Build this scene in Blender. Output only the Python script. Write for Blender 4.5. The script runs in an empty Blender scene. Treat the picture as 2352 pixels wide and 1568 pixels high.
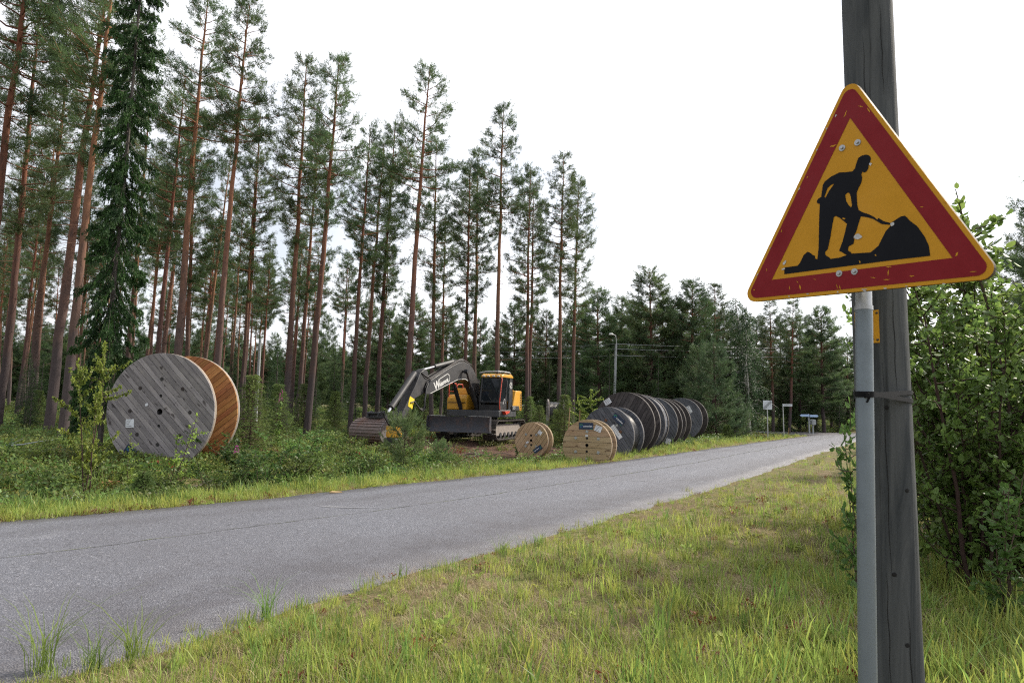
import bpy, math, random
import numpy as np
from mathutils import Matrix, Vector, Quaternion
random.seed(7); RNG = np.random.default_rng(11)
R = math.radians
SC = bpy.context.scene
COL = SC.collection

# ------------------------------------------------------------------ camera
F_PX, PITCH, ROLL, EYE = 1568.0, R(5.3), R(1.2), 1.6      # photograph measured on a 2352 px wide copy
cam_d = bpy.data.cameras.new('camera'); cam = bpy.data.objects.new('camera', cam_d); COL.objects.link(cam)
cam_d.sensor_width = 36.0; cam_d.lens = 24.0; cam_d.clip_start = 0.05; cam_d.clip_end = 3000
CAM_R = Matrix.Rotation(math.pi/2 + PITCH, 3, 'X') @ Matrix.Rotation(ROLL, 3, 'Z')
cam.matrix_world = Matrix.Translation((0, 0, EYE)) @ CAM_R.to_4x4()
cam_d.dof.use_dof = True; cam_d.dof.focus_distance = 6.0; cam_d.dof.aperture_fstop = 6.3
SC.camera = cam
SC.render.resolution_x, SC.render.resolution_y = 1024, 682

# ------------------------------------------------------------------ sky and sun
SUN_AZ, SUN_EL = R(60), R(38)          # to the right of the view, in front of the camera
w = bpy.data.worlds.new('World'); SC.world = w; w.use_nodes = True
nt = w.node_tree; N = nt.nodes; L = nt.links
bg = N['Background']; bg.inputs['Strength'].default_value = 0.12
sky = N.new('ShaderNodeTexSky'); sky.sky_type = 'NISHITA'; sky.sun_disc = False
sky.sun_elevation = SUN_EL; sky.sun_rotation = SUN_AZ; sky.air_density = 1.0; sky.dust_density = 2.0
tc = N.new('ShaderNodeTexCoord'); mp = N.new('ShaderNodeMapping'); mp.inputs['Scale'].default_value = (1, 1, 2.2); mp.inputs['Location'].default_value = (3.1, .4, 0)
no = N.new('ShaderNodeTexNoise'); no.inputs['Scale'].default_value = 2.1; no.inputs['Detail'].default_value = 9; no.inputs['Roughness'].default_value = .6
cr = N.new('ShaderNodeValToRGB'); cr.color_ramp.elements[0].position = .36; cr.color_ramp.elements[0].color = (.55, .55, .55, 1)
cr.color_ramp.elements[1].position = .56; cr.color_ramp.elements[1].color = (.97, .97, .97, 1)
mx = N.new('ShaderNodeMix'); mx.data_type = 'RGBA'; 
# clouds are brighter towards the sun (forward scattering)
sn = N.new('ShaderNodeVectorMath'); sn.operation = 'DOT_PRODUCT'; sn.inputs[1].default_value = (math.sin(SUN_AZ)*math.cos(SUN_EL), math.cos(SUN_AZ)*math.cos(SUN_EL), math.sin(SUN_EL))
p1 = N.new('ShaderNodeMapRange'); p1.inputs[1].default_value = -1; p1.inputs[2].default_value = 1; p2 = N.new('ShaderNodeMath'); p2.operation = 'POWER'; p2.inputs[1].default_value = 2.0
p3 = N.new('ShaderNodeMapRange'); p3.inputs[3].default_value = 5.8; p3.inputs[4].default_value = 14.0
cl = N.new('ShaderNodeMix'); cl.data_type = 'RGBA'; cl.blend_type = 'MULTIPLY'; cl.inputs[0].default_value = 1.0; cl.inputs[7].default_value = (.97, .985, 1.03, 1)
L.new(tc.outputs['Generated'], sn.inputs[0]); L.new(sn.outputs['Value'], p1.inputs[0]); L.new(p1.outputs[0], p2.inputs[0]); L.new(p2.outputs[0], p3.inputs[0]); L.new(p3.outputs[0], cl.inputs[6]); L.new(cl.outputs[2], mx.inputs[7])
L.new(tc.outputs['Generated'], mp.inputs['Vector']); L.new(mp.outputs[0], no.inputs['Vector']); L.new(no.outputs['Fac'], cr.inputs[0])
L.new(cr.outputs[0], mx.inputs[0]); L.new(sky.outputs[0], mx.inputs[6]); L.new(mx.outputs[2], bg.inputs['Color'])
sun_d = bpy.data.lights.new('sun', 'SUN'); sun_d.energy = 5.0; sun_d.angle = R(1.5); sun_d.color = (1, .91, .77)
sun = bpy.data.objects.new('sun', sun_d); COL.objects.link(sun)
sv = Vector((math.sin(SUN_AZ)*math.cos(SUN_EL), math.cos(SUN_AZ)*math.cos(SUN_EL), math.sin(SUN_EL)))
sun.rotation_euler = sv.to_track_quat('Z', 'Y').to_euler(); sun.location = sv*50
VS = SC.view_settings; VS.view_transform = 'Standard'; VS.look = 'None'; VS.exposure = 0.25; VS.gamma = 1.0; VS.use_curve_mapping = False
SC.cycles.max_bounces = 4; SC.cycles.transparent_max_bounces = 8; SC.cycles.diffuse_bounces = 2; SC.cycles.glossy_bounces = 2; SC.cycles.transmission_bounces = 3
SC.cycles.use_denoising = False; SC.cycles.filter_width = 1.15
SC.cycles.use_adaptive_sampling = True; SC.cycles.adaptive_threshold = .02

# ------------------------------------------------------------------ measuring helpers (photograph pixel -> metres)
def ray(px, py): return CAM_R @ Vector(((px-1176)/F_PX, -(py-784)/F_PX, -1))
def gp(px, py, z=0.0):
    r = ray(px, py); t = (z-EYE)/r.z; return Vector((0, 0, EYE)) + r*t
def at(px, py, y):
    r = ray(px, py); return Vector((0, 0, EYE)) + r*(y/r.y)
def hor(px): return 784 + F_PX*math.tan(PITCH) + math.tan(ROLL)*(px-1176)

# ------------------------------------------------------------------ object helpers
def tag(o, label=None, cat=None, group=None, kind=None):
    if label: o['label'] = label
    if cat: o['category'] = cat
    if group: o['group'] = group
    if kind: o['kind'] = kind
    return o
def thing(name, label, cat, loc=(0, 0, 0), rz=0.0, group=None):
    o = bpy.data.objects.new(name, None); COL.objects.link(o); o.empty_display_size = .2
    o.location = loc; o.rotation_euler = (0, 0, rz)
    return tag(o, label, cat, group)
def link(name, me, parent=None, m=None):
    o = bpy.data.objects.new(name, me); COL.objects.link(o)
    if parent: o.parent = parent
    if m is not None and not me.materials: me.materials.append(m)
    return o
def finish(me, angle=35):
    me.polygons.foreach_set('use_smooth', [True]*len(me.polygons)); me.set_sharp_from_angle(angle=R(angle)); me.update()

class MB:
    """collects solids; build() links them as one mesh object"""
    def __init__(s, xf=None): s.v = []; s.f = []; s.xf = xf or Matrix()
    def add(s, vs, fs):
        b = len(s.v); s.v += [s.xf @ Vector(p) for p in vs]; s.f += [[i+b for i in f] for f in fs]; return s
    def box(s, c, d, rot=None):
        hx, hy, hz = d[0]/2, d[1]/2, d[2]/2
        vs = [Vector((x, y, z)) for x in (-hx, hx) for y in (-hy, hy) for z in (-hz, hz)]
        if rot is not None: vs = [rot @ p for p in vs]
        c = Vector(c)
        return s.add([p+c for p in vs], [(0,1,3,2),(4,6,7,5),(0,4,5,1),(2,3,7,6),(0,2,6,4),(1,5,7,3)])
    def span(s, a, b):
        return s.box([(a[i]+b[i])/2 for i in range(3)], [abs(b[i]-a[i]) for i in range(3)])
    def cyl(s, p0, p1, r0, r1=None, n=12, caps=True):
        r1 = r0 if r1 is None else r1; p0, p1 = Vector(p0), Vector(p1); d = (p1-p0).normalized()
        u = d.orthogonal().normalized(); v = d.cross(u); vs = []
        for p, r in ((p0, r0), (p1, r1)):
            vs += [p + (u*math.cos(2*math.pi*i/n) + v*math.sin(2*math.pi*i/n))*r for i in range(n)]
        fs = [(i, (i+1) % n, n+(i+1) % n, n+i) for i in range(n)]
        if caps: fs += [tuple(range(n-1, -1, -1)), tuple(range(n, 2*n))]
        return s.add(vs, fs)
    def tube(s, pts, rad, n=8):
        pts = [Vector(p) for p in pts]; rad = rad if hasattr(rad, '__len__') else [rad]*len(pts)
        vs = []; u = None
        for i, p in enumerate(pts):
            d = (pts[min(i+1, len(pts)-1)] - pts[max(i-1, 0)]).normalized()
            u = d.orthogonal().normalized() if u is None else (u - d*u.dot(d)).normalized()
            v = d.cross(u)
            vs += [p + (u*math.cos(2*math.pi*k/n) + v*math.sin(2*math.pi*k/n))*rad[i] for k in range(n)]
        fs = [(i*n+k, i*n+(k+1) % n, (i+1)*n+(k+1) % n, (i+1)*n+k) for i in range(len(pts)-1) for k in range(n)]
        fs += [tuple(range(n-1, -1, -1)), tuple(range((len(pts)-1)*n, len(pts)*n))]
        return s.add(vs, fs)
    def prism(s, poly, axis, a, b):
        """polygon extruded from a to b along axis; poly holds the two other coordinates in order"""
        n = len(poly)
        def P(p, h): return {'x': (h, p[0], p[1]), 'y': (p[0], h, p[1]), 'z': (p[0], p[1], h)}[axis]
        vs = [P(p, a) for p in poly] + [P(p, b) for p in poly]
        fs = [tuple(range(n))[::-1], tuple(range(n, 2*n))] + [(i, (i+1) % n, n+(i+1) % n, n+i) for i in range(n)]
        return s.add(vs, fs)
    def lathe(s, prof, n=24, origin=(0, 0, 0), axis='z', closed=False):
        """prof: (radius, height) pairs turned about an axis"""
        vs = []; o = Vector(origin)
        for r, h in prof:
            for k in range(n):
                c, t = math.cos(2*math.pi*k/n)*r, math.sin(2*math.pi*k/n)*r
                vs.append(o + Vector({'z': (c, t, h), 'y': (c, h, t), 'x': (h, c, t)}[axis]))
        m = len(prof); fs = [(i*n+k, i*n+(k+1) % n, (i+1)*n+(k+1) % n, (i+1)*n+k) for i in range(m-1) for k in range(n)]
        if closed: fs += [((m-1)*n+k, (m-1)*n+(k+1) % n, (k+1) % n, k) for k in range(n)]
        return s.add(vs, fs)
    def mesh(s, name, angle=35):
        me = bpy.data.meshes.new(name); me.from_pydata([tuple(p) for p in s.v], [], s.f)
        import bmesh
        bm = bmesh.new(); bm.from_mesh(me); bmesh.ops.recalc_face_normals(bm, faces=bm.faces); bm.to_mesh(me); bm.free()
        finish(me, angle); return me
    def build(s, name, m, parent=None, bevel=0, angle=35):
        o = link(name, s.mesh(name, angle), parent, m)
        if bevel:
            b = o.modifiers.new('bevel', 'BEVEL'); b.width = bevel; b.segments = 2; b.limit_method = 'ANGLE'; b.angle_limit = R(40)
        return o

def np_mesh(name, V, Fa, mats=None, midx=None, smooth=False):
    """V (n,3) vertices, Fa (m,k) faces, k the same for all"""
    me = bpy.data.meshes.new(name); V = np.asarray(V, np.float32); Fa = np.asarray(Fa, np.int32); k = Fa.shape[1]
    me.vertices.add(len(V)); me.vertices.foreach_set('co', V.ravel())
    me.loops.add(Fa.size); me.loops.foreach_set('vertex_index', Fa.ravel())
    me.polygons.add(len(Fa)); me.polygons.foreach_set('loop_start', np.arange(0, Fa.size, k, dtype=np.int32))
    me.polygons.foreach_set('loop_total', np.full(len(Fa), k, np.int32))
    if midx is not None: me.polygons.foreach_set('material_index', np.asarray(midx, np.int32))
    for m in mats or []: me.materials.append(m)
    if smooth: me.polygons.foreach_set('use_smooth', [True]*len(Fa))
    me.update(calc_edges=True); me.validate(); return me

# ------------------------------------------------------------------ materials
def srgb(r, g, b):
    return tuple(((c/255)/12.92 if c/255 <= .04045 else ((c/255+.055)/1.055)**2.4) for c in (r, g, b))
class Mat:
    def __init__(s, name, base=(.5, .5, .5), rough=.6, metal=0.0, spec=.4):
        s.m = bpy.data.materials.new(name); s.m.use_nodes = True; s.nt = s.m.node_tree; s.N = s.nt.nodes; s.L = s.nt.links
        s.b = s.N['Principled BSDF']; s.b.inputs['Base Color'].default_value = (*base, 1); s.b.inputs['Roughness'].default_value = rough
        s.b.inputs['Metallic'].default_value = metal; s.b.inputs['Specular IOR Level'].default_value = spec
        s.col = None; s.base = base; s.out = s.N['Material Output']
        s.tc = s.N.new('ShaderNodeTexCoord'); s.oi = s.N.new('ShaderNodeObjectInfo')
    def coord(s, scale=(1, 1, 1), per_object=False, src='Object'):
        mp = s.N.new('ShaderNodeMapping'); mp.inputs['Scale'].default_value = scale; s.L.new(s.tc.outputs[src], mp.inputs['Vector'])
        if per_object:
            a = s.N.new('ShaderNodeVectorMath'); a.operation = 'SCALE'; a.inputs[0].default_value = (37, 19, 53); s.L.new(s.oi.outputs['Random'], a.inputs['Scale'])
            s.L.new(a.outputs[0], mp.inputs['Location'])
        return mp.outputs[0]
    def noise(s, scale, detail=4, rough=.6, vec=None, dist=0):
        n = s.N.new('ShaderNodeTexNoise'); n.inputs['Scale'].default_value = scale; n.inputs['Detail'].default_value = detail
        n.inputs['Roughness'].default_value = rough; n.inputs['Distortion'].default_value = dist
        s.L.new(vec if vec else s.coord(), n.inputs['Vector']); return n.outputs['Fac']
    def ramp(s, fac, lo, hi, a=0.0, b=1.0):
        m = s.N.new('ShaderNodeMapRange'); m.inputs[1].default_value = lo; m.inputs[2].default_value = hi; m.inputs[3].default_value = a; m.inputs[4].default_value = b
        s.L.new(fac, m.inputs[0]); return m.outputs[0]
    def tint(s, fac, color, mode='MIX'):
        x = s.N.new('ShaderNodeMix'); x.data_type = 'RGBA'; x.blend_type = mode
        if s.col is None: x.inputs[6].default_value = (*s.base, 1)
        else: s.L.new(s.col, x.inputs[6])
        x.inputs[7].default_value = (*color, 1); s.L.new(fac, x.inputs[0]); s.col = x.outputs[2]; s.L.new(s.col, s.b.inputs['Base Color']); return s
    def hsv_random(s, hue=.02, val=.25):
        h = s.N.new('ShaderNodeHueSaturation')
        s.L.new(s.ramp(s.oi.outputs['Random'], 0, 1, .5-hue, .5+hue), h.inputs['Hue'])
        m = s.N.new('ShaderNodeMath'); m.operation = 'FRACT'; k = s.N.new('ShaderNodeMath'); k.operation = 'MULTIPLY'; k.inputs[1].default_value = 7.31
        s.L.new(s.oi.outputs['Random'], k.inputs[0]); s.L.new(k.outputs[0], m.inputs[0])
        s.L.new(s.ramp(m.outputs[0], 0, 1, 1-val, 1+val), h.inputs['Value'])
        if s.col is None: h.inputs['Color'].default_value = (*s.base, 1)
        else: s.L.new(s.col, h.inputs['Color'])
        s.col = h.outputs[0]; s.L.new(s.col, s.b.inputs['Base Color']); return s
    def bump(s, fac, strength=.3, dist=.01):
        b = s.N.new('ShaderNodeBump'); b.inputs['Strength'].default_value = strength; b.inputs['Distance'].default_value = dist
        s.L.new(fac, b.inputs['Height']); s.L.new(b.outputs[0], s.b.inputs['Normal']); return s
    def roughen(s, fac, lo, hi): s.L.new(s.ramp(fac, .3, .7, lo, hi), s.b.inputs['Roughness']); return s
    def leaf(s, trans=.4, tcol=None):
        t = s.N.new('ShaderNodeBsdfTranslucent'); x = s.N.new('ShaderNodeMixShader'); x.inputs[0].default_value = trans
        if tcol is not None: t.inputs[0].default_value = (*tcol, 1)
        elif s.col is not None: s.L.new(s.col, t.inputs[0])
        else: t.inputs[0].default_value = (*s.base, 1)
        s.L.new(s.b.outputs[0], x.inputs[1]); s.L.new(t.outputs[0], x.inputs[2]); s.L.new(x.outputs[0], s.out.inputs[0]); return s

def foliage(name, base, alt, trans=.35, rough=.55, hue=.02, val=.22, nscale=1.2, spec=.3, alt2=None):
    M = Mat(name, base, rough, spec=spec)
    M.tint(M.ramp(M.noise(nscale, 3), .4, .62), alt)
    if alt2: M.tint(M.ramp(M.noise(nscale*2.7, 2), .62, .72), alt2)
    M.hsv_random(hue, val); M.leaf(trans); return M.m
def wood(name, base, dark, light, gscale=6, rough=.75, val=.18, hue=.01, knot=None):
    M = Mat(name, base, rough, spec=.25)
    v = M.coord((14*gscale/6, 14*gscale/6, 1.1), True)
    M.tint(M.ramp(M.noise(2.0, 6, .65, v), .35, .68), dark)
    M.tint(M.ramp(M.noise(1.6, 3, .5, M.coord((2.2, 2.2, 1.2), True)), .5, .75, 0, .6), light)
    if knot is not None: M.tint(M.ramp(M.noise(4.5, 2, .5, M.coord((2, 2, 1), True)), .66, .72, 0, .85), knot)
    M.hsv_random(hue, val); M.bump(M.noise(2.5, 4, .6, v), .25, .004); return M.m
def paint(name, base, rough=.4, dirt=(.12, .1, .08), amount=.35, metal=0.0, spec=.5, scale=3.0):
    M = Mat(name, base, rough, metal, spec); n = M.noise(scale, 8, .7)
    M.tint(M.ramp(n, .48, .75, 0, amount), dirt); M.tint(M.ramp(M.noise(scale*9, 3), .62, .75, 0, amount*.6), dirt)
    M.roughen(n, rough*.8, min(1, rough*1.5)); return M.m

M_bark = Mat('pine_bark', (.078, .062, .062), .9, spec=.15)
_z = M_bark.N.new('ShaderNodeSeparateXYZ'); M_bark.L.new(M_bark.tc.outputs['Object'], _z.inputs[0])
_a = M_bark.N.new('ShaderNodeMath'); _a.operation = 'MULTIPLY_ADD'; _a.inputs[1].default_value = 5.0; M_bark.L.new(M_bark.noise(1.1, 4), _a.inputs[0]); M_bark.L.new(_z.outputs[2], _a.inputs[2])
M_bark.tint(M_bark.ramp(_a.outputs[0], 5.0, 13.0), (.225, .10, .058))
M_bark.tint(M_bark.ramp(M_bark.noise(3.2, 5, .7, M_bark.coord((3, 3, .8), True)), .5, .66, 0, .6), (.05, .04, .04))
M_bark.hsv_random(.012, .2); M_bark.bump(M_bark.noise(3.5, 5, .7, M_bark.coord((3, 3, .7))), .7, .03)
BARK = M_bark.m
M_ = Mat('grey_bark', (.13, .115, .105), .9, spec=.15); M_.tint(M_.ramp(M_.noise(3, 5, .7, M_.coord((3, 3, .8), True)), .45, .65), (.055, .048, .045)); M_.hsv_random(.01, .15); GREYBARK = M_.m
M_ = Mat('birch_bark', (.5, .48, .45), .8, spec=.2); M_.tint(M_.ramp(M_.noise(2.5, 4, .7, M_.coord((1, 1, 5), True)), .52, .6), (.04, .035, .03)); BIRCHBARK = M_.m
M_ = Mat('twig', (.075, .05, .04), .85, spec=.2); M_.hsv_random(.02, .25); TWIG = M_.m
PINE = foliage('pine_needles', (.105, .16, .06), (.06, .10, .05), .44, .5, .015, .22, .8)
PINE_Y = foliage('young_pine_needles', (.17, .235, .085), (.10, .165, .07), .4, .5, .015, .18, 1.5)
SPRUCE = foliage('spruce_needles', (.05, .10, .025), (.02, .045, .015), .3, .55, .012, .2, 1.3)
SPRUCE_Y = foliage('young_spruce_needles', (.17, .23, .06), (.09, .135, .045), .4, .55, .012, .2, 2)
BIRCH = foliage('birch_leaves', (.27, .36, .07), (.16, .24, .05), .5, .45, .02, .25, 3, alt2=(.3, .28, .05))
BIRCH_FAR = foliage('birch_crown_leaves', (.085, .145, .06), (.05, .09, .045), .42, .5, .01, .15, .7)
WILLOW = foliage('willow_leaves', (.17, .26, .065), (.10, .165, .042), .52, .4, .02, .25, 2.5, .4)
SHRUB = foliage('shrub_leaves', (.145, .22, .055), (.07, .12, .033), .45, .5, .03, .4, 2.5, alt2=(.2, .23, .05))
GRASS = foliage('grass_blades', (.36, .41, .10), (.25, .31, .065), .5, .5, .03, .3, 4)
GRASS_D = foliage('deep_green_grass_blades', (.21, .30, .075), (.14, .22, .05), .5, .45, .02, .25, 4)
STRAW = foliage('dry_straw', (.46, .38, .24), (.32, .23, .13), .3, .7, .02, .3, 4)
HEATH = foliage('heath_leaves', (.18, .215, .055), (.105, .12, .035), .4, .6, .04, .45, 3, alt2=(.16, .09, .04))
RUSTL = foliage('rust_brown_leaves', (.26, .085, .03), (.13, .05, .025), .3, .6, .03, .3, 5)
PETAL = foliage('pink_petals', (.55, .12, .42), (.45, .08, .32), .3, .6, .02, .2, 5)
YPETAL = foliage('yellow_petals', (.75, .5, .03), (.65, .4, .03), .3, .6, .02, .2, 5)

M_ = Mat('asphalt', (.14, .145, .172), .58, spec=.5)
_n = M_.noise(90, 3, .7); M_.tint(M_.ramp(_n, .4, .6), (.078, .08, .096)); M_.tint(M_.ramp(M_.noise(170, 2, .5), .6, .72), (.33, .33, .35))
M_.tint(M_.ramp(M_.noise(21, 5, .8), .53, .62, 0, .85), (.05, .049, .056)); M_.tint(M_.ramp(M_.noise(48, 3, .7), .57, .66, 0, .85), (.34, .34, .37))
M_.tint(M_.ramp(M_.noise(.35, 5, .6), .42, .7, 0, .5), (.095, .09, .10))
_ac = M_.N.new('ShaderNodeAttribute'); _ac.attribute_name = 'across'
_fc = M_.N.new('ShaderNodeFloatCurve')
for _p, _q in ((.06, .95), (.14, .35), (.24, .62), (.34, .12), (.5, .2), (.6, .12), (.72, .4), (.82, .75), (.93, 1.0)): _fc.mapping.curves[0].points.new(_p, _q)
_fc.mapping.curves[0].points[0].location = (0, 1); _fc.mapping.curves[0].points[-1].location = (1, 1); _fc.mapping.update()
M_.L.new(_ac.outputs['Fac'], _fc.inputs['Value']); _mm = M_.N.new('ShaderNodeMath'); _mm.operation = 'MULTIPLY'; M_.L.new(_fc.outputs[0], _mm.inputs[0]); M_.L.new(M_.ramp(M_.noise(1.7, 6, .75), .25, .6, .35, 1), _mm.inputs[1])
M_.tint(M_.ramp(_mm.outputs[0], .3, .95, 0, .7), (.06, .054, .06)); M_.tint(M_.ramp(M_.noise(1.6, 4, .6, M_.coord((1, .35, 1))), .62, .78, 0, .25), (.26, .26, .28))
_v = M_.N.new('ShaderNodeTexVoronoi'); _v.inputs['Scale'].default_value = 75; M_.L.new(M_.coord(), _v.inputs['Vector'])
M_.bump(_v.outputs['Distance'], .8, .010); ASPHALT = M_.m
M_ = Mat('crack_fill', (.05, .052, .045), .95); M_.tint(M_.ramp(M_.noise(2.2, 4), .48, .58), (.10, .115, .04)); CRACK = M_.m
M_ = Mat('chalk_scuffs', (.27, .27, .285), .9); SCUFF = M_.m

M_ = Mat('forest_soil', (.15, .115, .065), .95, spec=.1)
M_.tint(M_.ramp(M_.noise(1.3, 6, .65), .4, .62), (.12, .135, .04)); M_.tint(M_.ramp(M_.noise(5, 5, .7), .5, .68, 0, .8), (.27, .21, .12))
M_.tint(M_.ramp(M_.noise(22, 4, .7), .5, .7, 0, .7), (.05, .035, .022)); M_.tint(M_.ramp(M_.noise(2.3, 4, .6), .62, .75, 0, .7), (.13, .06, .035))
M_.bump(M_.noise(14, 6, .7), .8, .05); SOIL = M_.m
M_ = Mat('bare_red_soil', (.12, .07, .05), .95, spec=.1); M_.tint(M_.ramp(M_.noise(6, 6, .7), .42, .62), (.075, .045, .038)); M_.tint(M_.ramp(M_.noise(20, 4, .7), .58, .7), (.22, .16, .12))
M_.bump(M_.noise(12, 6, .7), .9, .06); REDSOIL = M_.m

# ------------------------------------------------------------------ terrain
LE = np.array([(-60, -44), (-30, -14.6), (-17.4, -2.2), (-6.4, 8.78), (-5.21, 9.95), (-3.83, 11.56), (-1.84, 13.98), (1.35, 17.83), (6.11, 24.85), (10.5, 31.6), (15.44, 38.83), (19.2, 44.5), (26, 53), (90, 140)])
RE = np.array([(-60, -88), (-20, -20), (-9, -5), (-2.1, 4.62), (-1.85, 4.98), (-1.2, 6.14), (-.17, 7.56), (1.89, 10.7), (5.18, 15.53), (10.6, 24.4), (16.85, 34.21), (23.6, 45), (28.6, 53), (83, 140)])
def xl(y): return np.interp(y, LE[:, 1], LE[:, 0])
def xr(y): return np.interp(y, RE[:, 1], RE[:, 0])
def sleft(x, y): return (xl(y)-x)*.80
def sright(x, y): return (x-xr(y))*.83
_W = [(RNG.uniform(-1, 1, 2)*f, RNG.uniform(0, 6.28), a) for f, a in [(.35, .05), (.5, .04), (.9, .03), (1.4, .022), (2.3, .014), (3.7, .008), (.22, .06), (.6, .035), (1.1, .025), (1.9, .018)]]
def bumps(x, y):
    z = 0
    for k, p, a in _W: z = z + a*np.sin(k[0]*x + k[1]*y + p)
    return z
def gz(x, y):
    x = np.asarray(x, float); y = np.asarray(y, float)
    sl, sr = sleft(x, y), sright(x, y)
    left = np.interp(sl, [0, .3, .9, 1.8, 3.2, 5.5, 9, 16, 40], [-.012, .0, -.06, -.24, -.28, -.12, .06, .16, .2]) + bumps(x, y)*np.clip(sl/2.5, 0, 1)
    left = left + .12*np.exp(-((x+4.5)**2/16 + (y-26)**2/30))
    right = np.interp(sr, [0, .4, 1.2, 3, 6, 30], [-.012, .015, .03, -.02, -.08, 0]) + bumps(x*1.3+5, y*1.3)*np.clip(sr/1.5, 0, 1)*.7
    on = (sl <= 0) & (sr <= 0)
    z = np.where(sl > 0, left, np.where(sr > 0, right, -.014))
    cross = np.clip((y-43.5)/2.0, 0, 1)*np.clip((54.5-y)/1.5, 0, 1)*np.clip((x-3)/4, 0, 1)
    z = z*(1-cross) + (-.05)*cross
    return z
def gzf(x, y): return float(gz(x, y))

def axis_pts(a, b, segs):
    out = []
    for lo, hi, st in segs: out += list(np.arange(lo, hi, st))
    return np.array(out + [segs[-1][1]])
xs = axis_pts(0, 0, [(-900, -300, 150), (-300, -80, 25), (-80, -24, 2.5), (-24, 24, .3), (24, 44, .8), (44, 100, 4), (100, 300, 25), (300, 900, 150)])
ys = axis_pts(0, 0, [(-120, -20, 10), (-20, 1, 1.5), (1, 22, .25), (22, 50, .45), (50, 90, 2), (90, 300, 15), (300, 1500, 150)])
X, Y = np.meshgrid(xs, ys); Z = gz(X, Y)
nx, ny = len(xs), len(ys)
idx = np.arange(nx*ny).reshape(ny, nx)
FQ = np.stack([idx[:-1, :-1], idx[:-1, 1:], idx[1:, 1:], idx[1:, :-1]], -1).reshape(-1, 4)
ground = link('ground', np_mesh('ground', np.stack([X, Y, Z], -1).reshape(-1, 3), FQ, [SOIL], smooth=True)); tag(ground, kind='structure')

# road sheet with a ragged edge
yy = np.arange(-14, 47.01, .2); cols = 9; V = []
_k = np.array([1, 2, 3, 2, 1])/9; jl = np.convolve(RNG.normal(0, .14, len(yy)), _k, 'same'); jr = np.convolve(RNG.normal(0, .14, len(yy)), _k, 'same')
ysm = lambda f, y: np.mean([f(y+d) for d in (-.8, -.4, 0, .4, .8)])
for i, y in enumerate(yy):
    a, b = ysm(xl, y)+jl[i], ysm(xr, y)+jr[i]
    for k in range(cols):
        t = (0, .003, .1, .25, .5, .75, .9, .997, 1)[k]; V.append((a+(b-a)*t, y, .004 + .03*math.sin(math.pi*t) if 0 < k < cols-1 else -.035))
id2 = np.arange(len(yy)*cols).reshape(-1, cols)
_AC = [(0, .003, .1, .25, .5, .75, .9, .997, 1)[k % cols] for k in range(len(V))]
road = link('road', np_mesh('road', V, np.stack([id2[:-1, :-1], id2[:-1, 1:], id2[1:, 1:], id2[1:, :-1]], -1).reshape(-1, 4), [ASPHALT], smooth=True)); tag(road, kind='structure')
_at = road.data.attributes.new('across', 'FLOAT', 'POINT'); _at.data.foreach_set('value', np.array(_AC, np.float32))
# crossing road at the far end
V = []; xx = np.arange(6, 90, 1.0)
for x in xx:
    y0 = 46.6 + .02*(x-20) if x > 18.0 else 49.6; y0 = max(46.2, y0); wob = .12*math.sin(x*1.9)
    V += [(x, y0+wob, -.012), (x, 53.2+.03*(x-20)-wob, -.012)]
id3 = np.arange(len(xx)*2).reshape(-1, 2)
cross = link('crossing_road', np_mesh('crossing_road', V, np.stack([id3[:-1, 0], id3[1:, 0], id3[1:, 1], id3[:-1, 1]], -1), [ASPHALT])); tag(cross, kind='structure')
# the long joint that runs down the asphalt, a few millimetres wide and partly filled with moss
V = []; wv = 0
for i, y in enumerate(np.arange(2, 44, .12)):
    t = .48; a, b = ysm(xl, y), ysm(xr, y); wv = wv*.8 + random.gauss(0, .018)
    x = a+(b-a)*t + wv + .05*math.sin(y*.7); hw = .004+.007*random.random()+(.005 if y > 16 else 0)
    V += [(x-hw, y, .0045+.03*math.sin(math.pi*t)+.0035), (x+hw, y, .0045+.03*math.sin(math.pi*t)+.0035)]
id3 = np.arange(len(V)).reshape(-1, 2)
link('joint_crack', np_mesh('joint_crack', V, np.stack([id3[:-1, 0], id3[:-1, 1], id3[1:, 1], id3[1:, 0]], -1), [CRACK]), road)
# pale scuff marks
for px, py, ln, ang in [(760, 1163, .5, .2), (800, 1166, .9, .1), (1480, 1104, .8, .1), (1550, 1100, 1.1, -.15)]:
    p = gp(px, py, .03); mb = MB(); n = 14; pts = []
    for k in range(n):
        t = k/(n-1)-.5; pts.append((p.x+ln*t, p.y+ang*ln*t*t*4, .02*(1-abs(2*t))+.004))
    vs = [(q[0], q[1]-q[2], .0) for q in pts] + [(q[0], q[1]+q[2]*.6, .0) for q in pts]
    vs = [(a, b, .0045+.03*math.sin(math.pi*min(1, max(0, (a-xl(b))/(xr(b)-xl(b)))))+.004) for a, b, c in vs]
    mb.add(vs, [(k, k+1, n+k+1, n+k) for k in range(n-1)]); mb.build('scuff_mark', SCUFF, road)
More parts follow.
